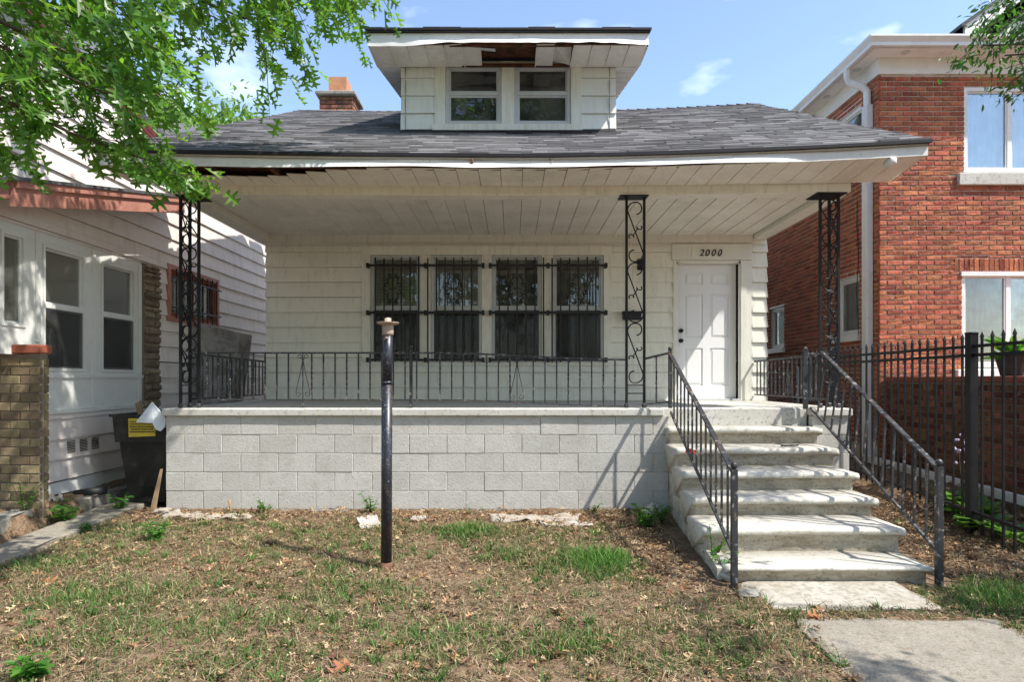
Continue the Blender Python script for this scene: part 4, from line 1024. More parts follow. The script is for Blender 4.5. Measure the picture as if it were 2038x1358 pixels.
# ------------------------------------------------------------------ brick house on the right
RX = 5.0; RYF = 8.55
RH = thing('brick_house', 'two storey red brick house with white gutters beside the bungalow', 'house', (7, 10, 0))
MR = frame_front(RYF); MS = frame_facing_left(RX)
ztop = 5.57
up = (6.15, 7.8, 4.21, 5.40); lo = (6.12, 7.8, 1.55, 2.87)
rw = wall_core(MR, RX+.004, 9.2, 0, ztop, .002, .15, [up, lo]).build('front_wall', 'bmortar', RH)
bricks(MR, rw, 'brick', RX, 7.3, .2, ztop, .200, .0545, .0132, [up, lo], D=.04, proud=.004, rough=.010, score=inview, soldier=[(6.02, 7.3, 2.87, 3.075)])
def yr(px): return F*RX/(px-CX)
sw1 = (-yr(1665), -yr(1712), 2.06, 2.93); sw2 = (-yr(1533), -yr(1562), 2.0, 2.77); sw3 = (-yr(1667), -yr(1716), 4.6, 5.38)
sh_ = [sw1, sw2, sw3]
rs = wall_core(MS, -15, -RYF-.152, 0, ztop, .002, .15, sh_).build('side_wall', 'bmortar', RH)
bricks(MS, rs, 'brick', -13.4, -RYF, .5, ztop, .200, .0545, .0132, sh_, D=.03, proud=.004, rough=.004, score=inview)
for h in (up, lo):
    wn = window(MR, RH, h[0]+.002, h[1]-.002, h[2]+.03, h[3]-.002, 'white', 'bglass' if h is up else 'glass', .05, .04, .38, 0, False, True, True, depth=.6)
MB(MR).cbox(6.05, 7.9, -.06, .1, 4.05, 4.215, .008).build('window_sill', 'slab', RH)
MB(MR).cbox(6.03, 7.9, -.06, .1, 1.45, 1.545, .008).build('window_sill', 'white', RH)
MB(MR).box(6.10, 7.85, -.03, .03, 2.82, 2.88).build('head_trim', 'white', RH)
for h in sh_:
    window(MS, RH, h[0]+.01, h[1]-.01, h[2]+.002, h[3]-.002, 'white', 'glass', .06, .07, 0, 0, False, True, name='side_window')
    MB(MS).box(h[0]-.04, h[1]+.04, -.06, .06, h[2]-.09, h[2]-.002).build('window_sill', 'white', RH)
    MB(MS).box(h[0], h[1], .0, .03, h[3]-.001, h[3]+.07).build('head_trim', 'white', RH)
# frieze, soffit, gutter, downspout
fz = MB().box(RX-.025, 9.2, RYF-.025, RYF, ztop-.0, ztop+.36).box(RX-.025, RX, RYF, 15, ztop, ztop+.36).build('frieze', 'white', RH)
GX, GYf, GZ = 4.70, 8.2, ztop+.235
MB().box(GX+.06, 9.2, GYf+.06, RYF-.026, GZ-.02, GZ+.0).box(GX+.06, RX-.026, RYF-.0255, 15, GZ-.02, GZ).build('eave_soffit', 'white', RH)
gprof = [(0, 0), (.0, .045), (-.045, .10), (-.045, .125), (.07, .125), (.07, 0)]
g1 = MB(); K = len(gprof)
pth = [(9.2, GYf, (0, 1)), (GX, GYf, None), (GX, 15, (1, 0))]
for x, y, _ in ((9.2, GYf, 0), (GX, GYf, 0), (GX, 15, 0)):
    for d, z in gprof:
        dx = d if x == GX else 0; dy = d if y == GYf else 0
        g1.v.append((x+dx, y+dy, GZ-.02+z))
for i in range(2):
    for q in range(K): g1.f.append((i*K+q, i*K+(q+1) % K, i*K+K+(q+1) % K, i*K+K+q))
g1.f += [tuple(range(K))[::-1], tuple(2*K+q for q in range(K))]
g1.build('gutter', 'white', RH)
for x, y in ((4.86, 8.85), (4.86, 9.7), (5.25, 8.38)):
    MB().lathe((x, y, GZ-.026), [(.055, 0), (.055, .01)], 20).build('soffit_light', 'alu', RH)
yd = 8.86; ds = MB()
ds.tube([(GX+.03, yd, GZ-.02), (GX+.03, yd, GZ-.12), (GX+.06, yd, GZ-.2), (RX-.12, yd-.1, GZ-.30), (RX-.06, yd-.12, GZ-.38), (RX-.055, yd-.12, GZ-.6)], .05, 8)
ds.box(RX-.10, RX-.012, yd-.18, yd-.06, .35, GZ-.58)
ds.build('downspout', 'white', RH)
for z in (1.6, 2.55, 4.0): MB().box(RX-.104, RX-.008, yd-.185, yd-.055, z, z+.02).build('downspout_strap', 'white', RH)
MB().tube([(RX-.02, 9.05+.02*math.sin(k), 4.0-k*.17) for k in range(13)], .006, 5).build('wall_cable', 'black', RH)
# roof and front gable
MB().add([(GX+.02, GYf+.02, GZ+.11), (9.2, GYf+.02, GZ+.11), (9.2, 12.5, GZ+2.2), (8.5, 12.5, GZ+2.2), (GX+.02, 16, GZ+.11), (8.5, 16, GZ+2.2)], [(0, 1, 2, 3), (0, 3, 5, 4)]).build('roof', 'wroof', RH)
ga = at(1908, 60, 8.6)
gw = MB().add([(ga.x+.25, y, z) if 0 else (x, y, z) for y in (8.75, 11) for x, z in ((ga.x+.3, 5.9), (12.5, 5.9), (9.5, 8.6))], [(0, 1, 2), (5, 4, 3), (0, 3, 4, 1), (1, 4, 5, 2), (2, 5, 3, 0)]).build('gable', 'lwhite', RH)
ang = .70
def rkz(x): return ga.z+(x-ga.x)*ang
MB().add([(x, y, z) for y in (8.4, 8.44) for x, z in ((ga.x-.05, rkz(ga.x-.05)-.2), (9.5, rkz(9.5)-.2), (9.5, rkz(9.5)), (ga.x-.05, rkz(ga.x-.05)))], [(0, 1, 2, 3), (7, 6, 5, 4), (0, 4, 5, 1), (1, 5, 6, 2), (2, 6, 7, 3), (3, 7, 4, 0)]).build('rake_board', 'white', gw)
MB().add([(x, y, z) for y in (8.36, 11) for x, z in ((ga.x-.12, rkz(ga.x-.12)+.002), (9.5, rkz(9.5)+.002), (9.5, rkz(9.5)+.05), (ga.x-.12, rkz(ga.x-.12)+.05))], [(0, 1, 2, 3), (7, 6, 5, 4), (0, 4, 5, 1), (1, 5, 6, 2), (2, 6, 7, 3), (3, 7, 4, 0)]).build('gable_roof', 'wroof', gw)
MB().add([(x, y, z) for y in (8.441, 10.9) for x, z in ((ga.x-.04, rkz(ga.x-.04)-.19), (9.5, rkz(9.5)-.19), (9.5, rkz(9.5)-.17), (ga.x-.04, rkz(ga.x-.04)-.17))], [(0, 1, 2, 3), (7, 6, 5, 4), (0, 4, 5, 1), (1, 5, 6, 2), (2, 6, 7, 3), (3, 7, 4, 0)]).build('gable_soffit', 'lwhite', gw)
# terrace wall (left side of its raised porch)
TX = 5.10; MTf = frame_facing_left(TX)
tw_ = MB().box(TX+.008, 9, 5.2, RYF-.02, -.1, 1.38).build('terrace_wall', 'bmortar2', RH)
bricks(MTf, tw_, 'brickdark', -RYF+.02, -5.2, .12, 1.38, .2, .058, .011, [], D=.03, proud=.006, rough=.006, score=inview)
MB().cbox(TX-.04, 9, 5.18, RYF-.03, 1.381, 1.45, .01).build('terrace_cap', 'rust', tw_)
# ------------------------------------------------------------------ fences
FX = 4.2
fen = thing('iron_fence', 'tall black iron picket fence with pointed pickets beside the steps', 'fence', (FX, 6.5, .2))
fz0 = lambda y: gz(FX, y)
ftop = lambda y: EYE+.30-.005*(y-5.7)
for off, nm in ((.0, 'top_rail'), (-.082, 'upper_rail')):
    MB().bar((FX, 3.6, ftop(3.6)+off), (FX, 9.2, ftop(9.2)+off), .014).build(nm, 'iron', fen)
MB().bar((FX, 3.6, .1), (FX, 9.2, .38), .014).build('lower_rail', 'iron', fen)
y = 3.66; pm = {}
k = 0
while y < 9.2:
    yp = 5.74
    if abs(y-yp) > .06 and abs(y-8.2) > .06 and abs(y-3.66) > .05:
        mb = MB(); zt_ = ftop(y)+.115; r_ = .0085
        mb.box(FX-r_, FX+r_, y-r_, y+r_, fz0(y)+.04, zt_-.04)
        mb.add([(FX-.013, y-.013, zt_-.04), (FX+.013, y-.013, zt_-.04), (FX+.013, y+.013, zt_-.04), (FX-.013, y+.013, zt_-.04), (FX, y, zt_+.015)], [(0, 1, 4), (1, 2, 4), (2, 3, 4), (3, 0, 4), (3, 2, 1, 0)])
        mb.build('picket', 'iron', fen)
    y += .122
for yp in (3.66, 5.74, 8.2):
    p = MB().box(FX-.036, FX+.036, yp-.036, yp+.036, fz0(yp)-.1, ftop(yp)+.105); p.cbox(FX-.042, FX+.042, yp-.042, yp+.042, ftop(yp)+.105, ftop(yp)+.13, .008)
    p.build('fence_post', 'iron', fen)
# chain link gate between the houses
gl = thing('chain_link_gate', 'low galvanised chain link gate between bungalow and brick house', 'gate', (4.35, 10.2, .0))
wr = MB(); ya = 10.2; xa, xb, za, zb = 3.82, 4.55, .55, 1.52
d_ = .07; n = int((xb-xa+zb-za)/d_)+1
for i in range(n):
    c = xa-(zb-za)+i*d_
    t0, t1 = max(0, xa-c), min(zb-za, xb-c)
    if t1 > t0: wr.tube([(c+t0, ya, za+t0), (c+t1, ya, za+t1)], .0032, 3)
    t0, t1 = max(0, xa-c), min(zb-za, xb-c)
    if t1 > t0: wr.tube([(c+t0, ya+.004, zb-t0), (c+t1, ya+.004, zb-t1)], .0032, 3)
wr.build('chain_mesh', 'chain', gl, kind='stuff')
MB().tube([(xa, ya, za-.05), (xa, ya, zb), (xb, ya, zb), (xb, ya, za-.05)], .02, 8).build('gate_frame', 'chain', gl, True)
MB().tube([(xb+.1, ya, -.1), (xb+.1, ya, zb+.1)], .03, 8).build('gate_post', 'chain', gl, True)

# white plastic edging along the brick house
eg = MB().hexa([(4.82, 5.6, .21), (4.86, 5.6, .21), (4.90, 8.7, .28), (4.86, 8.7, .28), (4.80, 5.6, .30), (4.86, 5.6, .30), (4.90, 8.7, .38), (4.84, 8.7, .38)]).build('garden_edging', 'white')
tag(eg, 'white plank edging lying along the foot of the brick terrace wall', 'edging')
# garden hose
pts = []
for k in range(60):
    t = k/59; pts.append((4.62+.12*math.sin(t*14), 7.9-2.2*t+.25*math.sin(t*9), gz(4.62, 7-2*t)+.03+.18*max(0, math.sin(t*11))*(1 if t > .3 else .3)))
tag(MB().tube(pts, .011, 6).build('garden_hose', 'bin', None, True), 'dark garden hose looped behind the iron fence', 'hose')

# ------------------------------------------------------------------ lamp post in the yard
bp = at(770, 1139, 5.0); bx, by = bp.x, 5.0; bz = gz(bx, by)
lp = thing('lamp_post', 'black pipe lamp post with its lantern missing standing in the yard', 'lamp post', (bx, by, bz))
tip = (bx+.012, by, 1.80)
MB().tube([(bx, by, bz-.1), (bx, by, bz+.06)], [.046, .045], 16).build('rusted_base', 'polerust', lp, True)
MB().tube([(bx, by, bz+.06), (bx+.005, by, 1.38)], [.0435, .043], 18).build('pipe', 'pole', lp, True)
MB().tube([(bx+.005, by, 1.38), (bx+.005, by, 1.40)], [.048, .048], 18).build('collar', 'pole', lp, True)
MB().tube([(bx+.005, by, 1.40), tip], [.041, .041], 18).build('upper_pipe', 'pole', lp, True)
MB().lathe((bx+.012, by, 1.765), [(.044, 0), (.046, .02), (.046, .075), (.04, .09)], 16).build('fitter_sleeve', 'corrod', lp, True)
MB().tube([(bx+.012, by-.045, 1.74), (bx+.012, by-.075, 1.74)], .012, 8).build('set_screw', 'corrod', lp, True)
MB().lathe((bx+.012, by, 1.845), [(.035, 0), (.078, .010), (.089, .020), (.089, .024), (.03, .022), (.027, .024), (.026, .056), (.01, .062)], 20).build('lamp_flange', 'corrod', lp, True)

# ------------------------------------------------------------------ small fixtures by the door
mb_ = at(1241, 621, BW-.08); m2 = at(1277, 637, BW-.08)
box = MB().cbox(mb_.x, m2.x, BW-.12, BW-.026, m2.z, mb_.z, .008).build('mailbox', 'black')
tag(box, 'small black wall mailbox between window and door', 'mailbox')
MB().cbox(mb_.x-.006, m2.x+.006, BW-.13, BW-.026, mb_.z-.03, mb_.z+.008, .005).build('lid', 'black', box)
l0 = at(1270, 515, BW-.06); l1 = at(1284, 537, BW-.06)
wl_ = MB().cbox(l0.x, l1.x, BW-.04, BW-.026, l1.z, l0.z, .004).build('wall_lamp', 'black')
tag(wl_, 'black box wall lamp above the mailbox beside the door', 'lamp')
MB().cbox(l0.x+.01, l1.x-.01, BW-.13, BW-.041, l1.z+.02, l0.z-.015, .01).build('lamp_shade', 'black', wl_)

# ------------------------------------------------------------------ trash bin and junk on the left
BX, BY = -4.085, 7.25
tb = thing('trash_bin', 'black wheeled trash bin with yellow sticker, lid open, against the block porch', 'bin', (BX, BY, 0))
def ring(z, hw, hd, cy=0): return [(BX-hw, BY+cy-hd, z), (BX+hw, BY+cy-hd, z), (BX+hw, BY+cy+hd, z), (BX-hw, BY+cy+hd, z)]
def shell(levels, m, name, parent, cap0=True):
    mb = MB(); vs = []; 
    for L_ in levels: vs += ring(*L_)
    fs = []
    for i in range(len(levels)-1):
        for q in range(4): fs.append((i*4+q, i*4+(q+1) % 4, i*4+4+(q+1) % 4, i*4+4+q))
    if cap0: fs.append((3, 2, 1, 0))
    return mb.add(vs, fs).build(name, m, parent)
shell([(.04, .20, .22), (.72, .265, .29), (.72, .295, .32), (1.02, .315, .34), (1.03, .34, .36), (1.0, .34, .36), (1.0, .29, .32), (.12, .19, .2)], 'bin', 'body', tb)
MB().box(BX-.3, BX+.3, BY+.36, BY+.39, .55, 1.04).build('open_lid', 'bin', tb)
MB().tube([(BX-.28, BY+.36, 1.0), (BX-.28, BY+.43, 1.03), (BX+.28, BY+.43, 1.03), (BX+.28, BY+.36, 1.0)], .014, 6).build('handle', 'bin', tb)
for sx in (-1, 1):
    MB().tube([(BX+sx*.215, BY+.12, .12), (BX+sx*.275, BY+.12, .12)], .12, 18).build('wheel', 'bin', tb)
MB().box(BX-.12, BX+.14, BY-.238, BY-.2, .10, .30).build('front_recess', 'black', tb)
st = MB().hexa([(BX-.13, BY-.345, .78), (BX+.16, BY-.345, .79), (BX+.16, BY-.325, .79), (BX-.13, BY-.325, .78), (BX-.13, BY-.352, .985), (BX+.16, BY-.352, .985), (BX+.16, BY-.332, .985), (BX-.13, BY-.332, .985)]).build('sticker', 'yellow', tb)
ink = MB()
for k in range(5):
    x = BX-.115+rng.uniform(0, .02); z = .95-k*.028
    while x < BX+.14:
        wd = rng.uniform(.012, .03); h = .012 if k > 1 else .010
        ink.box(x, x+wd, BY-.3555+.0002*k, BY-.353+.0012*k, z-h/2, z+h/2); x += wd+rng.uniform(.003, .008)
ink.build('sticker_print', 'ink', st)
wb = MB()
e = [at(271, 841, 6.872), at(303, 801, 6.92), at(331, 834, 6.87), at(329, 850, 6.86), at(320, 859, 6.855), at(310, 855, 6.855), at(305, 843, 6.865)]
vs = [tuple(p) for p in e]+[(p.x+.004, p.y+.012, p.z+.002) for p in e]; n = 7
wb.add(vs, [tuple(range(n)), tuple(range(n, 2*n))[::-1]]+[(i, n+i, n+(i+1) % n, (i+1) % n) for i in range(n)])
tag(wb.build('white_board', 'board'), 'pale blue white sheet sticking out of the trash bin', 'board')
tag(MB().hexa([(-4.21, 7.22, .55), (-4.15, 7.22, .55), (-4.15, 7.25, .55), (-4.21, 7.25, .55), (-4.31, 7.18, 1.14), (-4.255, 7.18, 1.17), (-4.255, 7.21, 1.17), (-4.31, 7.21, 1.14)]).build('wood_stick', 'wood'), 'brown wood offcut standing in the trash bin', 'wood')
tag(MB().hexa([(-3.90, 6.76, .0), (-3.845, 6.76, .0), (-3.845, 6.785, .0), (-3.90, 6.785, .0), (-3.81, 6.80, .44), (-3.79, 6.80, .44), (-3.79, 6.82, .44), (-3.81, 6.82, .44)]).build('lath', 'wood'), 'thin pale wood lath leaning on the corner of the block wall', 'wood')
# grey sheet metal hood leaning between the houses
gy0 = 9.5
tag(MB().add([tuple(at(392, 642, gy0)), tuple(at(478, 663, gy0)), tuple(at(474, 700, gy0)), tuple(at(455, 830, gy0)), tuple(at(455, 950, gy0-.2)), tuple(at(392, 950, gy0-.2))]+
             [(p.x-.02, p.y+.5, p.z) for p in (at(392, 642, gy0), at(478, 663, gy0), at(474, 700, gy0), at(455, 830, gy0), at(455, 950, gy0-.2), at(392, 950, gy0-.2))],
             [(5, 4, 3, 2, 1, 0), (6, 7, 8, 9, 10, 11)]+[(i, (i+1) % 6, 6+(i+1) % 6, 6+i) for i in range(6)]).build('metal_hood', 'metalgrey'), 'stained grey sheet metal hood standing between the two houses', 'metal sheet')
# rolled pipe and scraps by left wall
pr_ = MB().tube([tuple(at(148, 986, 6.85)+Vector((0, 0, 0))), tuple(at(214, 975, 7.0))], .05, 14)
tag(pr_.build('stove_pipe', 'bin', None, True), 'short dark pipe lying along the foundation of the sided house', 'pipe')
def scrap(name, px, py, Yd, sx, sy, h, m, label, cat, seed, rz_=0, tilt=0):
    c = at(px, py, Yd); zg = gz(c.x, Yd); mb = MB(); r = random.Random(seed)
    def f(s, t):
        x = (s-.5)*sx*(1+.25*mnoise.noise(Vector((t*3, seed, 0)))); y = (t-.5)*sy*(1+.3*mnoise.noise(Vector((s*3, seed, 4))))
        z = h*(.35+1.3*mnoise.noise(Vector((s*4+seed, t*3, seed)))+.6*mnoise.noise(Vector((s*11+seed, t*7, seed))))+tilt*t
        ca, sa = math.cos(rz_), math.sin(rz_)
        X, Y = c.x+x*ca-y*sa, Yd+x*sa+y*ca
        return (X, Y, gz(X, Y)+.002+max(-.02, z))
    mb.grid(f, 32, 14); N = len(mb.v); top = list(mb.v); mb.v += [(x, y, z-.012) for x, y, z in top]; mb.f += [tuple(i+N for i in q)[::-1] for q in list(mb.f)]
    W = 33; ring_ = list(range(W))+[j*W+32 for j in range(1, 15)]+[14*W+i for i in range(31, -1, -1)]+[j*W for j in range(13, 0, -1)]
    for a in range(len(ring_)): i, j = ring_[a], ring_[(a+1) % len(ring_)]; mb.f.append((j, i, i+N, j+N))
    return tag(mb.build(name, m, None, True), label, cat)
def gy_at(py): # depth of a ground pixel
    Yd = 6.0
    for _ in range(20): Yd = F*(EYE-gz(0, Yd))/(py-HY)
    return Yd
scrap('cloth_scrap', 445, 1033, gy_at(1033), .6, .15, .045, 'tarp', 'long dirty pale cloth lying along the block wall by a wood stub', 'cloth', 3, .05)
scrap('cloth_scrap', 375, 1030, gy_at(1030), .45, .15, .05, 'tarp', 'crumpled cloth strip on the ground near the trash bin corner', 'cloth', 5, -.1)
scrap('plastic_sheet', 1065, 1035, gy_at(1035), .9, .22, .05, 'tarp', 'torn pale plastic sheeting in the soil along the block wall near the steps', 'plastic', 8, -.02)
scrap('plastic_sheet', 1130, 1047, gy_at(1047), .5, .09, .03, 'scrapwhite', 'white plastic strip lying in front of the torn sheeting', 'plastic', 9, .03)
scrap('board_scrap', 735, 1047, gy_at(1047), .2, .16, .02, 'scrapwhite', 'broken white board lying tilted behind the lamp post', 'board', 12, .5, .07)
scrap('paper_scrap', 833, 1037, gy_at(1037), .15, .1, .05, 'scrapwhite', 'crumpled white paper near the block wall between lamp post and plastic sheeting', 'paper', 15, .2)
scrap('paper_scrap', 100, 988, 6.55, .2, .15, .05, 'scrapwhite', 'white paper lying by the tan brick pier of the sided house', 'paper', 17, .4)
scrap('wood_chip', 450, 1272, gy_at(1272), .19, .05, .01, 'wood', 'flat weathered wood chip in the patchy grass', 'wood', 19, .55)
scrap('wood_chip', 775, 1146, gy_at(1146), .12, .03, .01, 'wood', 'pale wood splinter at the base of the lamp post', 'wood', 21, .4)
def rockf(px, py, Yd, r, label, m='rock', name='rock', sq=.75):
    c = at(px, py, Yd); mb = MB(); z0_ = gz(c.x, Yd)
    n, k = 14, 9
    for j in range(k+1):
        for i in range(n):
            a, b = 2*math.pi*i/n, math.pi*j/k
            d = Vector((math.sin(b)*math.cos(a), math.sin(b)*math.sin(a), math.cos(b))); q = 1+.35*mnoise.noise(d*1.4+Vector((px, py, 0)))+.12*mnoise.noise(d*4)
            mb.v.append((c.x+d.x*r*q, Yd+d.y*r*q, z0_+r*.45+d.z*r*q*sq))
    for j in range(k):
        for i in range(n): mb.f.append((j*n+i, (j+1)*n+i, (j+1)*n+(i+1) % n, j*n+(i+1) % n))
    return tag(mb.build(name, m), label, 'rock')
rockf(1301, 1012, 6.62, .095, 'pale angular rock against the block wall beside the steps')
rockf(325, 1028, 6.62, .08, 'dirty white lump of rubble at the corner of the block wall', 'tarp', sq=.4)
rockf(1447, 1130, 4.78, .075, 'whitish rock at foot of the stair newel on the lawn side')
rockf(1490, 1180, 4.45, .07, 'flat rubble lump beside the bottom step pad', 'oldcrete', sq=.4)
def stick(pts, r, label, m='wood', name='stick'): return tag(MB().tube(pts, r, 5).build(name, m, None, True), label, 'stick')
c = at(460, 1013, 6.72); stick([(c.x, 6.72, -.02), (c.x-.015, 6.73, .12)], .014, 'short wood stub stuck upright against the block wall')
for (xa, ya), (xb, yb), lb in (((1230, 1062), (1258, 1110), 'thin crooked dark twig lying on the lawn beside the steps'), ((330, 1055), (420, 1040), 'long pale twig lying near the cloth scraps')):
    A = at(xa, ya, gy_at(ya)); B = at(xb, yb, gy_at(yb))
    stick([tuple(A.lerp(B, t)+Vector((.02*math.sin(t*9), 0, .02+.012*math.sin(t*17)))) for t in [i/8 for i in range(9)]], .006, lb)
c = at(1580, 878, 6.3); stick([(c.x-.1, 6.36, EYE-.675), (c.x, 6.33, EYE-.668), (c.x+.08, 6.37, EYE-.672)], .008, 'dark twig lying on the second step from the top', 'bark')
# red wrapper caught on the left stair railing
c = at(1377, 899, 6.22); tag(MB().grid(lambda s, t: (c.x-.06+.12*s, 6.2+.015*math.sin(s*7+t*3), c.z-.02+.04*t+.012*math.sin(s*5)), 8, 3).build('wrapper', 'red'), 'red plastic wrapper caught in the stair railing on the lawn side', 'wrapper')
# ------------------------------------------------------------------ foliage helpers
def halfleaf(Rp):
    outl = [(0, 0)]+Rp+[(0, 1)]
    return outl
PIN = [(.03, .10), (.25, .19), (.21, .26), (.06, .31), (.07, .42), (.43, .54), (.38, .62), (.08, .60), (.10, .70), (.29, .84), (.23, .88), (.07, .83)]
OVAL = [(.13, .2), (.2, .45), (.15, .72)]
LONG = [(.06, .2), (.09, .5), (.06, .8)]
HOST = [(.18, .15), (.3, .4), (.26, .62), (.12, .85)]
def leaf_template(Rp, fold=.25, curl=.18):
    o = halfleaf(Rp); n = len(o); V = []; T = []
    for sx in (1, -1):
        k = len(V)
        V += [(sx*x, y, fold*x-curl*y*y) for x, y in o]
        tri = tessellate_polygon([[Vector((x, y, 0)) for x, y in o]])
        T += [tuple(k+i for i in (t if sx > 0 else t[::-1])) for t in tri]
    return np.array(V), np.array(T)
def basis(d, nrm):
    d = d/np.linalg.norm(d, axis=1, keepdims=True)
    a = np.cross(d, nrm); a /= np.maximum(1e-6, np.linalg.norm(a, axis=1, keepdims=True)); c = np.cross(a, d)
    return np.stack([a, d, c], 2)      # columns: x, y(axis), z(normal)
def leaves(pos, d, nrm, size, tmpl):
    V, T = tmpl; n = len(pos); B = basis(d, nrm)
    P = np.einsum('nij,kj->nki', B, V)*size[:, None, None]+pos[:, None, :]
    TT = (T[None]+(np.arange(n)*len(V))[:, None, None]).reshape(-1, 3)
    return P.reshape(-1, 3), TT
def spray_leaves(origins, dirs, length, nleaf, size, droop, rs, spread=.55, jitter=.03):
    """leaves along drooping twigs; returns arrays and twig polylines"""
    P, D, N, S, tw = [], [], [], [], []
    for o, d in zip(origins, dirs):
        L_ = length*rs.uniform(.6, 1.3); pts = []
        d = d/np.linalg.norm(d)
        for i in range(6):
            t = i/5; pts.append(o+d*L_*t+np.array([0, 0, -droop*L_*t*t]))
        tw.append(pts); k = int(nleaf*rs.uniform(.7, 1.3))
        for i in range(k):
            t = .15+.85*i/max(1, k-1); j = min(4, int(t*5)); f = t*5-j; p = pts[j]*(1-f)+pts[j+1]*f
            ax = pts[j+1]-pts[j]; ax /= np.linalg.norm(ax)
            v = ax*.7+rs.normal(0, spread, 3)+np.array([0, 0, -.35]); 
            P.append(p+rs.normal(0, jitter, 3)); D.append(v); N.append(np.array([0, 0, 1.])+rs.normal(0, .55, 3)+np.array([.25, -.3, 0])); S.append(size*rs.uniform(.5, 1.35))
    return np.array(P), np.array(D), np.array(N), np.array(S), tw
def inpoly(x, y, poly):
    c = False; j = len(poly)-1
    for i in range(len(poly)):
        (xi, yi), (xj, yj) = poly[i], poly[j]
        if (yi > y) != (yj > y) and x < (xj-xi)*(y-yi)/(yj-yi)+xi: c = not c
        j = i
    return c
def twigs_mesh(tw, r=.004):
    mb = MB()
    for p in tw: mb.tube([tuple(q) for q in p[::2]+[p[-1]]], [r, r*.8, r*.6, r*.4], 3, cap=False)
    return mb
def limb(mb, a, b, r0, r1, n=7, wob=.12, seed=0):
    a, b = Vector(a), Vector(b); L_ = (b-a).length; pts = []
    for i in range(n+1):
        t = i/n; p = a.lerp(b, t)+Vector((mnoise.noise(Vector((t*3, seed, 0))), mnoise.noise(Vector((t*3, seed, 5))), mnoise.noise(Vector((t*3, seed, 9)))+math.sin(t*math.pi)*.6))*wob*L_*(1 if 0 < i < n else 0)
        pts.append(p)
    mb.tube(pts, [r0+(r1-r0)*i/n for i in range(n+1)], 8); return pts

# ------------------------------------------------------------------ pin oak reaching in from the left
rs = np.random.RandomState(3)
polyA = [(-250, -250), (330, -250), (330, 40), (285, 110), (300, 170), (255, 225), (200, 255), (140, 255), (80, 225), (30, 215), (10, 290), (-250, 290)]
polyA2 = [(250, 160), (320, 170), (370, 205), (365, 225), (310, 220), (260, 215)]
polyA3 = [(170, 265), (240, 290), (320, 325), (390, 350), (370, 362), (310, 352), (230, 325)]
polyB = [(330, -250), (690, -250), (705, 20), (690, 60), (670, 25), (640, 20), (590, 50), (570, 100), (530, 110), (470, 70), (430, 70), (400, 20), (330, 30)]
def sample(poly, n, ylo, yhi, rs):
    xs = [p[0] for p in poly]; ys = [p[1] for p in poly]; out_ = []
    while len(out_) < n:
        x, y = rs.uniform(min(xs), max(xs)), rs.uniform(min(ys), max(ys))
        if inpoly(x, y, poly):
            Y = rs.uniform(ylo, yhi); p = at(x, y-10, Y); out_.append(np.array(p))
    return out_
oak = thing('oak_tree', 'pin oak with pointed lobed leaves hanging over the pale sided house', 'tree', (-6.6, 2.2, -.2))
oA = sample(polyA, 265, 3.7, 5.0, rs); oA2 = sample(polyA2, 14, 4.0, 4.6, rs)+sample(polyA3, 26, 4.0, 4.6, rs); oB = sample(polyB, 120, 4.6, 5.9, rs)
# canopy above the frame
oC = [np.array([rs.uniform(-8.5, -1.2), rs.uniform(1.2, 6.2), rs.uniform(4.7, 7.2)]) for _ in range(170)]+[np.array([rs.uniform(-3.2, -.9), rs.uniform(4.9, 6.3), rs.uniform(5.7, 7)]) for _ in range(60)]
dirsA = [np.array([rs.uniform(.1, 1), rs.uniform(-.3, .7), rs.uniform(-.75, -.1)]) for _ in oA]
dirsA2 = [np.array([rs.uniform(.2, 1), rs.uniform(-.3, .5), rs.uniform(-.5, 0)]) for _ in oA2]
dirsB = [np.array([rs.uniform(-.1, .9), rs.uniform(-.2, .8), rs.uniform(-.9, -.2)]) for _ in oB]
dirsC = [np.array([rs.uniform(-1, 1), rs.uniform(-1, 1), rs.uniform(-.7, .1)]) for _ in oC]
tm = leaf_template(PIN, .3, .15)
P1, D1, N1, S1, T1 = spray_leaves(oA, dirsA, .34, 11, .13, .25, rs)
P4, D4, N4, S4, T4 = spray_leaves(oA2, dirsA2, .22, 8, .115, .25, rs)
P2, D2, N2, S2, T2 = spray_leaves(oB, dirsB, .36, 13, .125, .3, rs)
P3, D3, N3, S3, T3 = spray_leaves(oC, dirsC, .5, 13, .14, .25, rs)
V, T = leaves(np.concatenate([P1, P2, P3, P4]), np.concatenate([D1, D2, D3, D4]), np.concatenate([N1, N2, N3, N4]), np.concatenate([S1, S2, S3, S4]), tm)
npmesh('crown', V, T, 'oak', oak, kind='stuff')
tk = MB(); b0 = Vector((-6.6, 2.2, -.25))
tk.tube([b0, b0+Vector((.02, .02, .3)), b0+Vector((.05, .05, 2.2)), b0+Vector((.15, .15, 4.2)), b0+Vector((.1, .2, 7.2))], [.36, .27, .24, .2, .1], 14)
trunk = tk.build('trunk', 'bark', oak, True)
lm = MB(); ends = []
tips = [at(330, 330, 4.3), at(250, 200, 4.2), at(380, 230, 4.4), at(90, 300, 4.3), at(150, 60, 4.5), at(300, 20, 4.6), at(440, 40, 5.2), at(560, 40, 5.4), at(690, -10, 5.5), at(620, -120, 5.0), at(-60, 250, 4.2)]
for k, tp in enumerate(tips):
    st_ = b0+Vector((.12, .12, 3.2+.35*(k % 5)))
    mid = st_.lerp(Vector(tp), .45)+Vector((0, 0, .55))
    a = limb(lm, st_, mid, .055, .028, 5, .05, k); limb(lm, mid, tp, .028, .005, 9, .05, k+20)
    ends += [a[3], a[5]]
for k in range(10):
    g = k*.7; e_ = b0+Vector((.1+2.2*math.cos(g), .15+2.2*math.sin(g), 5.6+.8*math.sin(k*2.1))); limb(lm, b0+Vector((.1, .15, 4.0+.2*k)), e_, .06, .012, 7, .06, k+40)
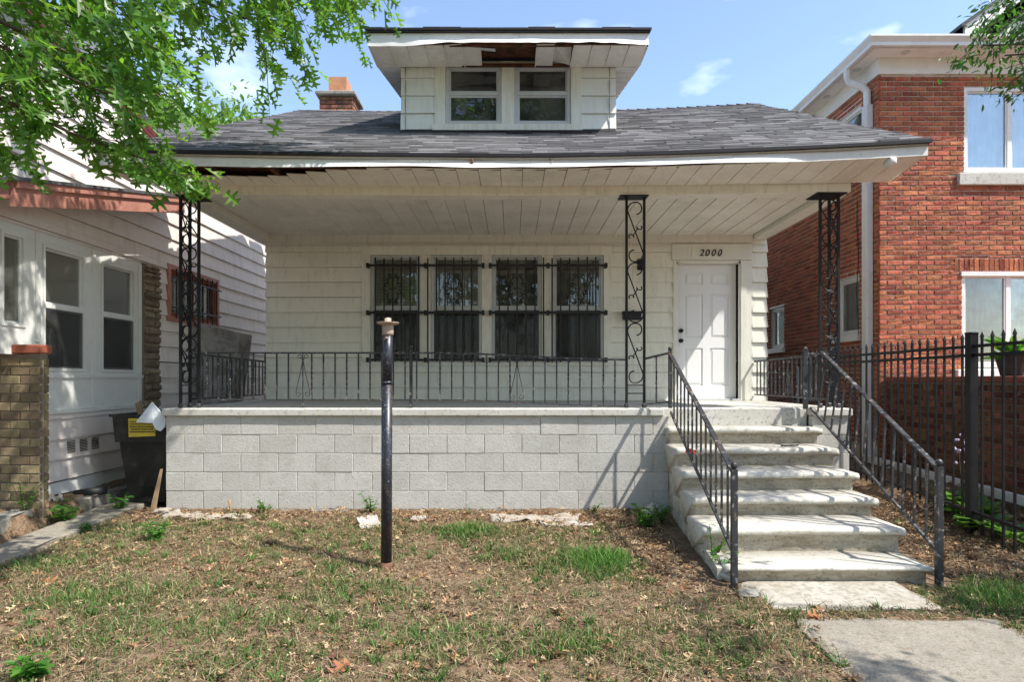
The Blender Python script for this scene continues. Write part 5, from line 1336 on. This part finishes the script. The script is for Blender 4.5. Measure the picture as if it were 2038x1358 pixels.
lm.build('limbs', 'bark', oak, True)
twigs_mesh(T1+T2+T3+T4).build('twigs', 'twig', oak, kind='stuff')

# ------------------------------------------------------------------ tree reaching in on the right
elm = thing('shade_tree', 'small leaved shade tree reaching over the brick house corner', 'tree', (8.2, 2.4, -.2))
polyR = [(1985, 20), (2060, -40), (2300, -200), (2400, 150), (2080, 185), (2030, 150), (2000, 120), (1945, 130), (1935, 95), (1965, 60)]
oR = sample(polyR, 170, 4.3, 5.2, rs)
oS = []
for _ in range(400):
    x, y, z = rs.uniform(3.7, 8.8), rs.uniform(.6, 4.4), rs.uniform(3.0, 6.2)
    oS.append(np.array([x, y, z]))
# keep the yard mostly sunny: only clumps that shade the steps and right hand strip
def shadow_hit(p):
    t = (p[2]-.3)/SUN.z; return p[0]-SUN.x*t, p[1]-SUN.y*t
def keep(p):
    x, y = shadow_hit(p)
    n = mnoise.noise(Vector((x*1.7, y*1.7, 4.4)))
    inside = CX+F*p[0]/max(.3, p[1]) < 2010
    if inside: return False
    if x < 1.35: return False
    if 1.3 < x < 3.4: return n > .12
    return n > -.12
oS = [p for p in oS if keep(p)]
dR = [np.array([rs.uniform(-1, .3), rs.uniform(-.5, .5), rs.uniform(-.6, .2)]) for _ in oR]; dS = [np.array([rs.uniform(-1, 1), rs.uniform(-1, 1), rs.uniform(-.6, .3)]) for _ in oS]
tmo = leaf_template(OVAL, .3, .12)
Pr, Dr, Nr, Sr, Tr_ = spray_leaves(oR, dR, .26, 30, .05, .2, rs, .7, .045)
Ps, Ds, Ns, Ss, Ts = spray_leaves(oS, dS, .4, 24, .085, .2, rs, .7, .06)
V, T = leaves(np.concatenate([Pr, Ps]), np.concatenate([Dr, Ds]), np.concatenate([Nr, Ns]), np.concatenate([Sr, Ss]), tmo)
npmesh('crown', V, T, 'elm', elm, kind='stuff')
b1 = Vector((8.2, 2.4, -.3)); tk = MB(); tk.tube([b1, b1+Vector((0, 0, .4)), b1+Vector((-.1, .05, 2.5)), b1+Vector((-.1, .1, 5.8))], [.3, .22, .18, .08], 12)
tk.build('trunk', 'bark', elm, True)
lm = MB()
for k, tp in enumerate([at(2000, 110, 4.7), at(1960, 90, 4.8), at(2030, 40, 4.6), Vector((5.2, 3.4, 4.4)), Vector((4.6, 2.6, 5.0)), Vector((6.3, 1.2, 4.8)), Vector((6.5, 4, 5.5))]):
    limb(lm, b1+Vector((-.1, .08, 2.4+.4*k)), tp, .06, .006, 9, .05, k+70)
lm.build('limbs', 'bark', elm, True)
twigs_mesh(Tr_+Ts).build('twigs', 'twig', elm, kind='stuff')

# ------------------------------------------------------------------ trees behind and across the street
def round_tree(name, label, loc, h, rad, nl, size, m, group=None, seed=0, squash=1.0):
    r = np.random.RandomState(seed+100); t = thing(name, label, 'tree', loc, group); c = np.array([loc[0], loc[1], loc[2]+h-rad*squash])
    cl = []
    for _ in range(26):
        d = r.normal(0, 1, 3); d /= np.linalg.norm(d); cl.append(c+d*rad*r.uniform(.3, .85)*np.array([1, 1, squash]))
    idx = r.randint(0, len(cl), nl); P = np.array(cl)[idx]+np.clip(r.normal(0, rad*.2, (nl, 3)), -rad*.5, rad*.5)
    V, T = leaves(P, r.normal(0, 1, (nl, 3))+np.array([0, 0, -.4]), r.normal(0, .6, (nl, 3))+np.array([0, 0, 1]), size*r.uniform(.6, 1.3, nl), tmo)
    npmesh('crown', V, T, m, t, kind='stuff')
    mb = MB(); base = Vector(loc); mb.tube([base-Vector((0, 0, .1)), base+Vector((0, 0, h*.3)), base+Vector((0, 0, h*.8))], [rad*.09, rad*.07, rad*.02], 10)
    for k, q in enumerate(cl[:14]): limb(mb, base+Vector((0, 0, h*(.35+.03*k))), Vector(q), rad*.03, rad*.005, 6, .06, k+seed)
    mb.build('trunk', 'bark', t, True); return t
round_tree('backyard_tree', 'pale yellow green tree rising behind the bungalow roof ridge beside the pale sided house', (-11.8, 24, 0), 13.2, 3.0, 6500, .26, 'pale', None, 1, 1.1)
round_tree('street_tree', 'broad green tree across the street opposite the pale sided house', (-9, -14, -.3), 18, 7.5, 9000, .6, 'elm', 'trees across the street', 2)
round_tree('street_tree', 'broad green tree across the street opposite the bungalow', (2.5, -15, -.3), 20, 8, 10000, .6, 'elm', 'trees across the street', 3)
round_tree('street_tree', 'broad green tree across the street opposite the brick house', (14, -16, -.3), 14, 6.0, 6000, .55, 'elm', 'trees across the street', 4)

# ------------------------------------------------------------------ weeds and hostas
def weed(px, py, Yd, h, n, size, label, m='weed', tmpl=None, name='weed', spread=.5, group=None, seed=0):
    c = at(px, py, Yd); r = np.random.RandomState(seed+int(px)); o = Vector((c.x, Yd, gz(c.x, Yd)-.01)); t = thing(name, label, 'plant', o, group)
    P, D, N, S = [], [], [], []; mb = MB()
    for k in range(n):
        g = r.uniform(0, 6.28); l = h*r.uniform(.5, 1.1); d = np.array([math.cos(g)*spread, math.sin(g)*spread, 1.])*l
        mb.tube([o, o+Vector(d*.5)+Vector((0, 0, .02)), o+Vector(d)], [.004, .003, .002], 4)
        for q in range(7):
            f = .25+.75*q/6; P.append(np.array(o)+d*f); a = r.uniform(0, 6.28); D.append(np.array([math.cos(a), math.sin(a), r.uniform(-.2, .5)])); N.append(np.array([0, -.2, 1.])+r.normal(0, .3, 3)); S.append(size*r.uniform(.6, 1.2))
    V, T = leaves(np.array(P), np.array(D), np.array(N), np.array(S), tmpl or tmo)
    npmesh('foliage', V, T, m, t); mb.build('stems', 'twig', t)
    return t
wd = [(1288, 1050, 6.1, .22, 22, .06, 'bushy bright green weed against the lawn side of the steps'),
      (1318, 1030, 6.3, .2, 14, .05, 'small weed squeezed between rock and step side'),
      (1420, 1075, 5.1, .35, 9, .07, 'tall thin weed growing against the stair railing on the lawn side'),
      (1440, 1130, 4.85, .2, 9, .06, 'weed at the foot of the stair newel on the lawn side'),
      (128, 1000, 6.3, .22, 12, .085, 'broad leaved weed on the kerb beside brick pier'),
      (48, 995, 6.05, .3, 9, .05, 'slim dark weed growing up the brick pier'),
      (238, 1000, 6.75, .22, 9, .07, 'leafy weed beside the trash bin wheel'),
      (170, 1035, 6.0, .1, 9, .05, 'low weed in the kerb gap by side walk'),
      (310, 1085, 5.7, .18, 20, .06, 'leafy weed clump in the grass near the side walk'),
      (740, 1008, 6.65, .22, 8, .06, 'greyish upright weed against the block wall behind the lamp post'),
      (530, 1012, 6.65, .16, 8, .05, 'thin weed at the foot of the block wall by the cloth'),
      (60, 1345, 3.35, .12, 12, .09, 'broad leaved weed low in the grass in front of the side walk'),
      (1185, 1005, 6.65, .12, 8, .04, 'tiny weed at block wall under the railing shadow')]
for a in wd: weed(*a, seed=7)
hp = [(1985, 1010, 6.0), (2025, 1030, 5.5), (1960, 1035, 5.75), (2015, 985, 6.2)]
HL = ['broad leaved hosta nearest the fence post behind the pickets', 'leafy hosta on the front walk side of the fence bed', 'low hosta at the foot of the fence beside the fallen leaves', 'hosta with lilac flower stalks against the white edging', 'broad leaved hosta without flowers beside the terrace wall']
tmh = leaf_template(HOST, .25, .35)
for k, (px, py, Yd) in enumerate(hp):
    c = at(px, py, Yd); xh = max(4.28, min(c.x, 4.4)) if k < 3 else (4.45 if k == 3 else 4.0); r = np.random.RandomState(k); o = np.array([xh, Yd, gz(xh, Yd)])
    t = thing('hosta', HL[k], 'plant', Vector(o), 'hostas along the fence')
    n = 24; g = r.uniform(0, 6.28, n); el = r.uniform(.3, 1.3, n); D = np.stack([np.cos(g), np.sin(g), el], 1); S = r.uniform(.13, .25, n)
    V, T = leaves(o+D*.05, D, np.stack([-np.cos(g)*.6, -np.sin(g)*.6, np.ones(n)], 1), S, tmh); npmesh('foliage', V, T, 'hosta', t)
    if k == 3:
        mb = MB(); fl_ = MB()
        for q in range(3):
            e_ = Vector(o)+Vector((r.uniform(-.1, .1), r.uniform(-.1, .1), r.uniform(.5, .7))); mb.tube([Vector(o), e_], .005, 5)
            for u in range(9): fl_.ball(e_+Vector((r.uniform(-.04, .04), r.uniform(-.04, .04), r.uniform(-.14, .04))), .014, 6)
        mb.build('flower_stalk', 'twig', t); fl_.build('flowers', 'flower', t)
# pot plant on the terrace of the brick house
c = at(2015, 700, 6.7); o = np.array([c.x, 6.7, 1.45]); pt = thing('pot_plant', 'potted plant with yellow flowers on the brick terrace wall', 'plant', Vector(o)-Vector((0, 0, .0)))
MB().lathe(Vector(o), [(.10, 0), (.15, .2), (.16, .22), (.14, .22), (.12, .12)], 16).build('pot', 'bin', pt)
r = np.random.RandomState(9); n = 60; g = r.uniform(0, 6.28, n); D = np.stack([np.cos(g), np.sin(g), r.uniform(.2, 2, n)], 1)
V, T = leaves(o+np.array([0, 0, .2])+r.normal(0, .03, (n, 3)), D, np.stack([-np.cos(g), -np.sin(g), np.ones(n)], 1), r.uniform(.15, .35, n), leaf_template(LONG, .2, .4)); npmesh('foliage', V, T, 'weed', pt)
fl_ = MB()
for k in range(14): fl_.ball(Vector(o)+Vector((r.uniform(-.16, .16), r.uniform(-.16, .16), r.uniform(.28, .42))), .018, 6)
fl_.build('flowers', 'yflower', pt)

# ------------------------------------------------------------------ grass, straw, leaf litter
def blocked(x, y):
    if 1.89 < x < 3.09 and y < 4.04: return True
    if 1.78 < x < 2.85 and 4.24 < y < 4.74: return True
    if 1.45 < x < 3.35 and y > 4.60: return True
    if -4.58 < x < -4.1 and y < 7.2: return True
    if x < -4.6 and y > 5.2: return True
    if -3.8 < x < 3.7 and y > 6.78: return True
    return False
patches = []
for px, py, rx, ry, s in ((935, 1062, .42, .28, 1.0), (1200, 1125, .5, .38, 1.3), (640, 1065, .5, .2, .35), (720, 1085, .3, .25, .4), (1010, 1110, .35, .2, .5), (300, 1180, .5, .3, .4), (600, 1240, .8, .4, .35), (900, 1280, .6, .3, .4),
                          (1150, 1290, .5, .3, .4), (350, 1260, .7, .3, .4), (500, 1320, .6, .2, .4), (1450, 1300, .5, .3, .35), (1980, 1120, .7, .4, 1.0), (2010, 1200, .5, .4, 1.0), (1700, 1210, .7, .07, .6), (80, 1130, .4, .3, .5), (140, 1200, .5, .3, .5), (780, 1180, .5, .3, .3)):
    Yd = gy_at(py); c = at(px, py, Yd); patches.append((c.x, Yd, rx, ry, s))
def gdens(x, y):
    n = mnoise.noise(Vector((x*1.1, y*1.3, 2)))+.6*mnoise.noise(Vector((x*3.3, y*3.6, 6)))
    d = max(0, .42+.6*n)*.95
    lush = 0
    for cx_, cy_, rx, ry, s in patches:
        q = ((x-cx_)/rx)**2+((y-cy_)/ry)**2
        if q < 1.6: d += s*math.exp(-q*1.6); lush = max(lush, s*math.exp(-q*2.0))
    bare = math.exp(-(((x+.55)/.45)**2+((y-5.0)/.32)**2)*1.3)*1.2+ss(y, 6.1, 6.6)*.45
    if x > 3.1: bare += 1.2*ss(y, 4.7, 5.1)*(1-.6*ss(x, 4.3, 4.9))
    bare += .8*math.exp(-((x-1.25)/.4)**2)*ss(y, 4.6, 5.2)
    return max(0.012, d-bare), lush*(1 if bare < .5 else .2)
B = []; r = np.random.RandomState(21); tries = 0
tx, ty = r.uniform(-5.2, 5.2, 60000), r.uniform(2.9, 6.8, 60000)
base, hgt, lean, wid, col = [], [], [], [], []
for x, y in zip(tx, ty):
    if blocked(x, y): continue
    d, lush = gdens(x, y)
    if r.uniform() > d: continue
    k = r.randint(2, 6) if lush < .4 else r.randint(4, 9)
    for _ in range(k):
        bx_, by_ = x+r.normal(0, .02), y+r.normal(0, .02)
        if blocked(bx_, by_): continue
        h = r.uniform(.015, .06)*(1+1.2*lush)*(1.25 if r.uniform() < .1 else 1)
        g = r.uniform(0, 6.28); l = r.uniform(.2, 1.1)
        base.append((bx_, by_, gz(bx_, by_)-.006)); hgt.append(h); lean.append((math.cos(g)*l*h, math.sin(g)*l*h)); wid.append(r.uniform(.0018, .004))
        q = r.uniform()
        if q < .52+.45*lush: c_ = np.array([.085, .165, .035])*(1-.35*lush*0)+lush*np.array([.015, .055, .0])
        elif q < .85: c_ = np.array([.17, .19, .07])
        else: c_ = np.array([.36, .30, .16])
        col.append(c_*r.uniform(.75, 1.3))
for _ in range(1500):          # coarse tufts
    x, y = r.uniform(-5, 5.2), r.uniform(2.9, 6.75)
    d, lush = gdens(x, y)
    if blocked(x, y) or r.uniform() > d*1.1+.12: continue
    sz = r.uniform(.5, 1.25); dry_ = r.uniform() < .18
    for _k in range(r.randint(10, 30)):
        g = r.uniform(0, 6.28); l = r.uniform(.3, 1.5); h = r.uniform(.03, .085)*sz; q = r.uniform(0, .022)
        bx_, by_ = x+math.cos(g)*q, y+math.sin(g)*q
        base.append((bx_, by_, gz(bx_, by_)-.006)); hgt.append(h); lean.append((math.cos(g)*l*h, math.sin(g)*l*h)); wid.append(r.uniform(.0025, .0055))
        col.append((np.array([.33, .27, .13]) if dry_ else np.array([.085, .19, .038]) if r.uniform() < .8 else np.array([.19, .21, .08]))*r.uniform(.7, 1.3))
base = np.array(base); hgt = np.array(hgt); lean = np.array(lean); wid = np.array(wid); col = np.array(col); n = len(base)
print('grass blades', n)
g = r.uniform(0, 6.28, n); wx, wy = np.cos(g)*wid, np.sin(g)*wid; z0 = np.zeros(n)
W3 = np.stack([wx, wy, z0], 1); mid = base+np.stack([lean[:, 0]*.35, lean[:, 1]*.35, hgt*.6], 1); tipv = base+np.stack([lean[:, 0], lean[:, 1], hgt*.95], 1)
V = np.stack([base-W3, base+W3, mid+W3*.75, mid-W3*.75, tipv], 1).reshape(-1, 3)
T = np.array([[0, 1, 2], [0, 2, 3], [3, 2, 4]]); TT = (T[None]+(np.arange(n)*5)[:, None, None]).reshape(-1, 3)
gr = npmesh('grass', V, TT, 'grass', None, np.repeat(col, 5, 0), 'stuff'); tag(gr, 'patchy thin grass growing over the bare front yard', 'grass')
# straw strands lying on the soil
n0 = 55000; sxy = np.stack([r.uniform(-5.2, 5.2, n0), r.uniform(2.9, 6.8, n0)], 1)
kp = [i for i in range(n0) if not blocked(*sxy[i]) and mnoise.noise(Vector((sxy[i][0]*1.6, sxy[i][1]*1.6, 8)))+r.uniform(-.5, .5) > -.15]
sxy = sxy[kp]; n = len(sxy); g = r.uniform(0, 6.28, n); L_ = r.uniform(.012, .07, n); wdt = r.uniform(.0008, .0024, n)
zz = np.array([gz(x, y) for x, y in sxy])+r.uniform(.004, .03, n); dx, dy = np.cos(g)*L_, np.sin(g)*L_
c0 = np.stack([sxy[:, 0], sxy[:, 1], zz], 1); dv = np.stack([dx, dy, r.uniform(-.012, .02, n)], 1); wv = np.stack([-np.sin(g)*wdt, np.cos(g)*wdt, z0[:1].repeat(n)], 1)
V = np.stack([c0-dv-wv, c0-dv+wv, c0+wv+np.array([0, 0, .006]), c0-wv+np.array([0, 0, .006]), c0+dv], 1).reshape(-1, 3)
TT = (T[None]+(np.arange(n)*5)[:, None, None]).reshape(-1, 3)
cs_ = np.array([.40, .305, .185])*r.uniform(.35, 1.25, (n, 1))
st_ = npmesh('straw', V, TT, 'dry', None, np.repeat(cs_, 5, 0), 'stuff'); tag(st_, 'dry cut straw scattered over the soil', 'straw')
# leaf litter: small dry leaves, thick beside the steps
def litter(n, xr, yr, dens, size, seed, name, label):
    r = np.random.RandomState(seed); P = []
    while len(P) < n:
        x, y = r.uniform(*xr), r.uniform(*yr)
        if blocked(x, y) or r.uniform() > dens(x, y): continue
        P.append((x, y, gz(x, y)+r.uniform(.008, .035)))
    P = np.array(P); g = r.uniform(0, 6.28, n); D = np.stack([np.cos(g), np.sin(g), r.uniform(-.3, .4, n)], 1)
    tl = leaf_template(PIN if size > .05 else OVAL, .35, .35); V, T = leaves(P, D, np.stack([r.normal(0, .45, n), r.normal(0, .45, n), np.ones(n)], 1), size*r.uniform(.5, 1.4, n), tl)
    pal = np.array([[.34, .20, .10], [.24, .13, .065], [.46, .32, .18], [.17, .09, .05], [.52, .39, .24]]); c_ = pal[r.randint(0, 5, n)]*r.uniform(.7, 1.2, (n, 1))
    o = npmesh(name, V, T, 'dry', None, np.repeat(c_, len(tl[0]), 0), 'stuff'); return tag(o, label, 'leaves')
def dl(x, y):
    d = .22+.45*max(0, mnoise.noise(Vector((x*1.4, y*1.4, 12))))
    d += .9*math.exp(-((x-1.35)/.5)**2)*ss(y, 4.2, 5.2)+.9*ss(x, 3.25, 3.5)*ss(y, 4.3, 4.9)+.35*math.exp(-((y-6.55)/.25)**2)
    return min(1, d)
litter(3000, (-5, 5.2), (2.9, 6.78), dl, .066, 31, 'leaf_litter', 'dry brown oak leaves scattered on the yard and piled beside the steps')
litter(24000, (-5, 5.2), (2.9, 6.78), dl, .026, 32, 'leaf_crumbs', 'crumbled dry leaf bits strewn on the soil')
# single big dry leaves that stand out
tl = leaf_template(PIN, .3, .5)
for k, (px, py, lb) in enumerate(((1605, 1235, 'orange brown curled leaf at the corner of the front walk'), (1062, 1028, 'tan oak leaf lying on the torn plastic sheeting'), (700, 1330, 'rust brown curled leaf in grass far in front of the lamp post'), (88, 1165, 'flat brown leaf in the grass by the side walk'))):
    Yd = gy_at(py); c = at(px, py, Yd); V, T = leaves(np.array([[c.x, Yd, gz(c.x, Yd)+.035]]), np.array([[math.cos(k*2), math.sin(k*2), .1]]), np.array([[0, -.4, 1.]]), np.array([.13]), tl)
    tag(npmesh('dry_leaf', V, T, 'dry', None, np.tile(np.array([[.42, .2, .08]]), (len(V), 1))), lb, 'leaf')
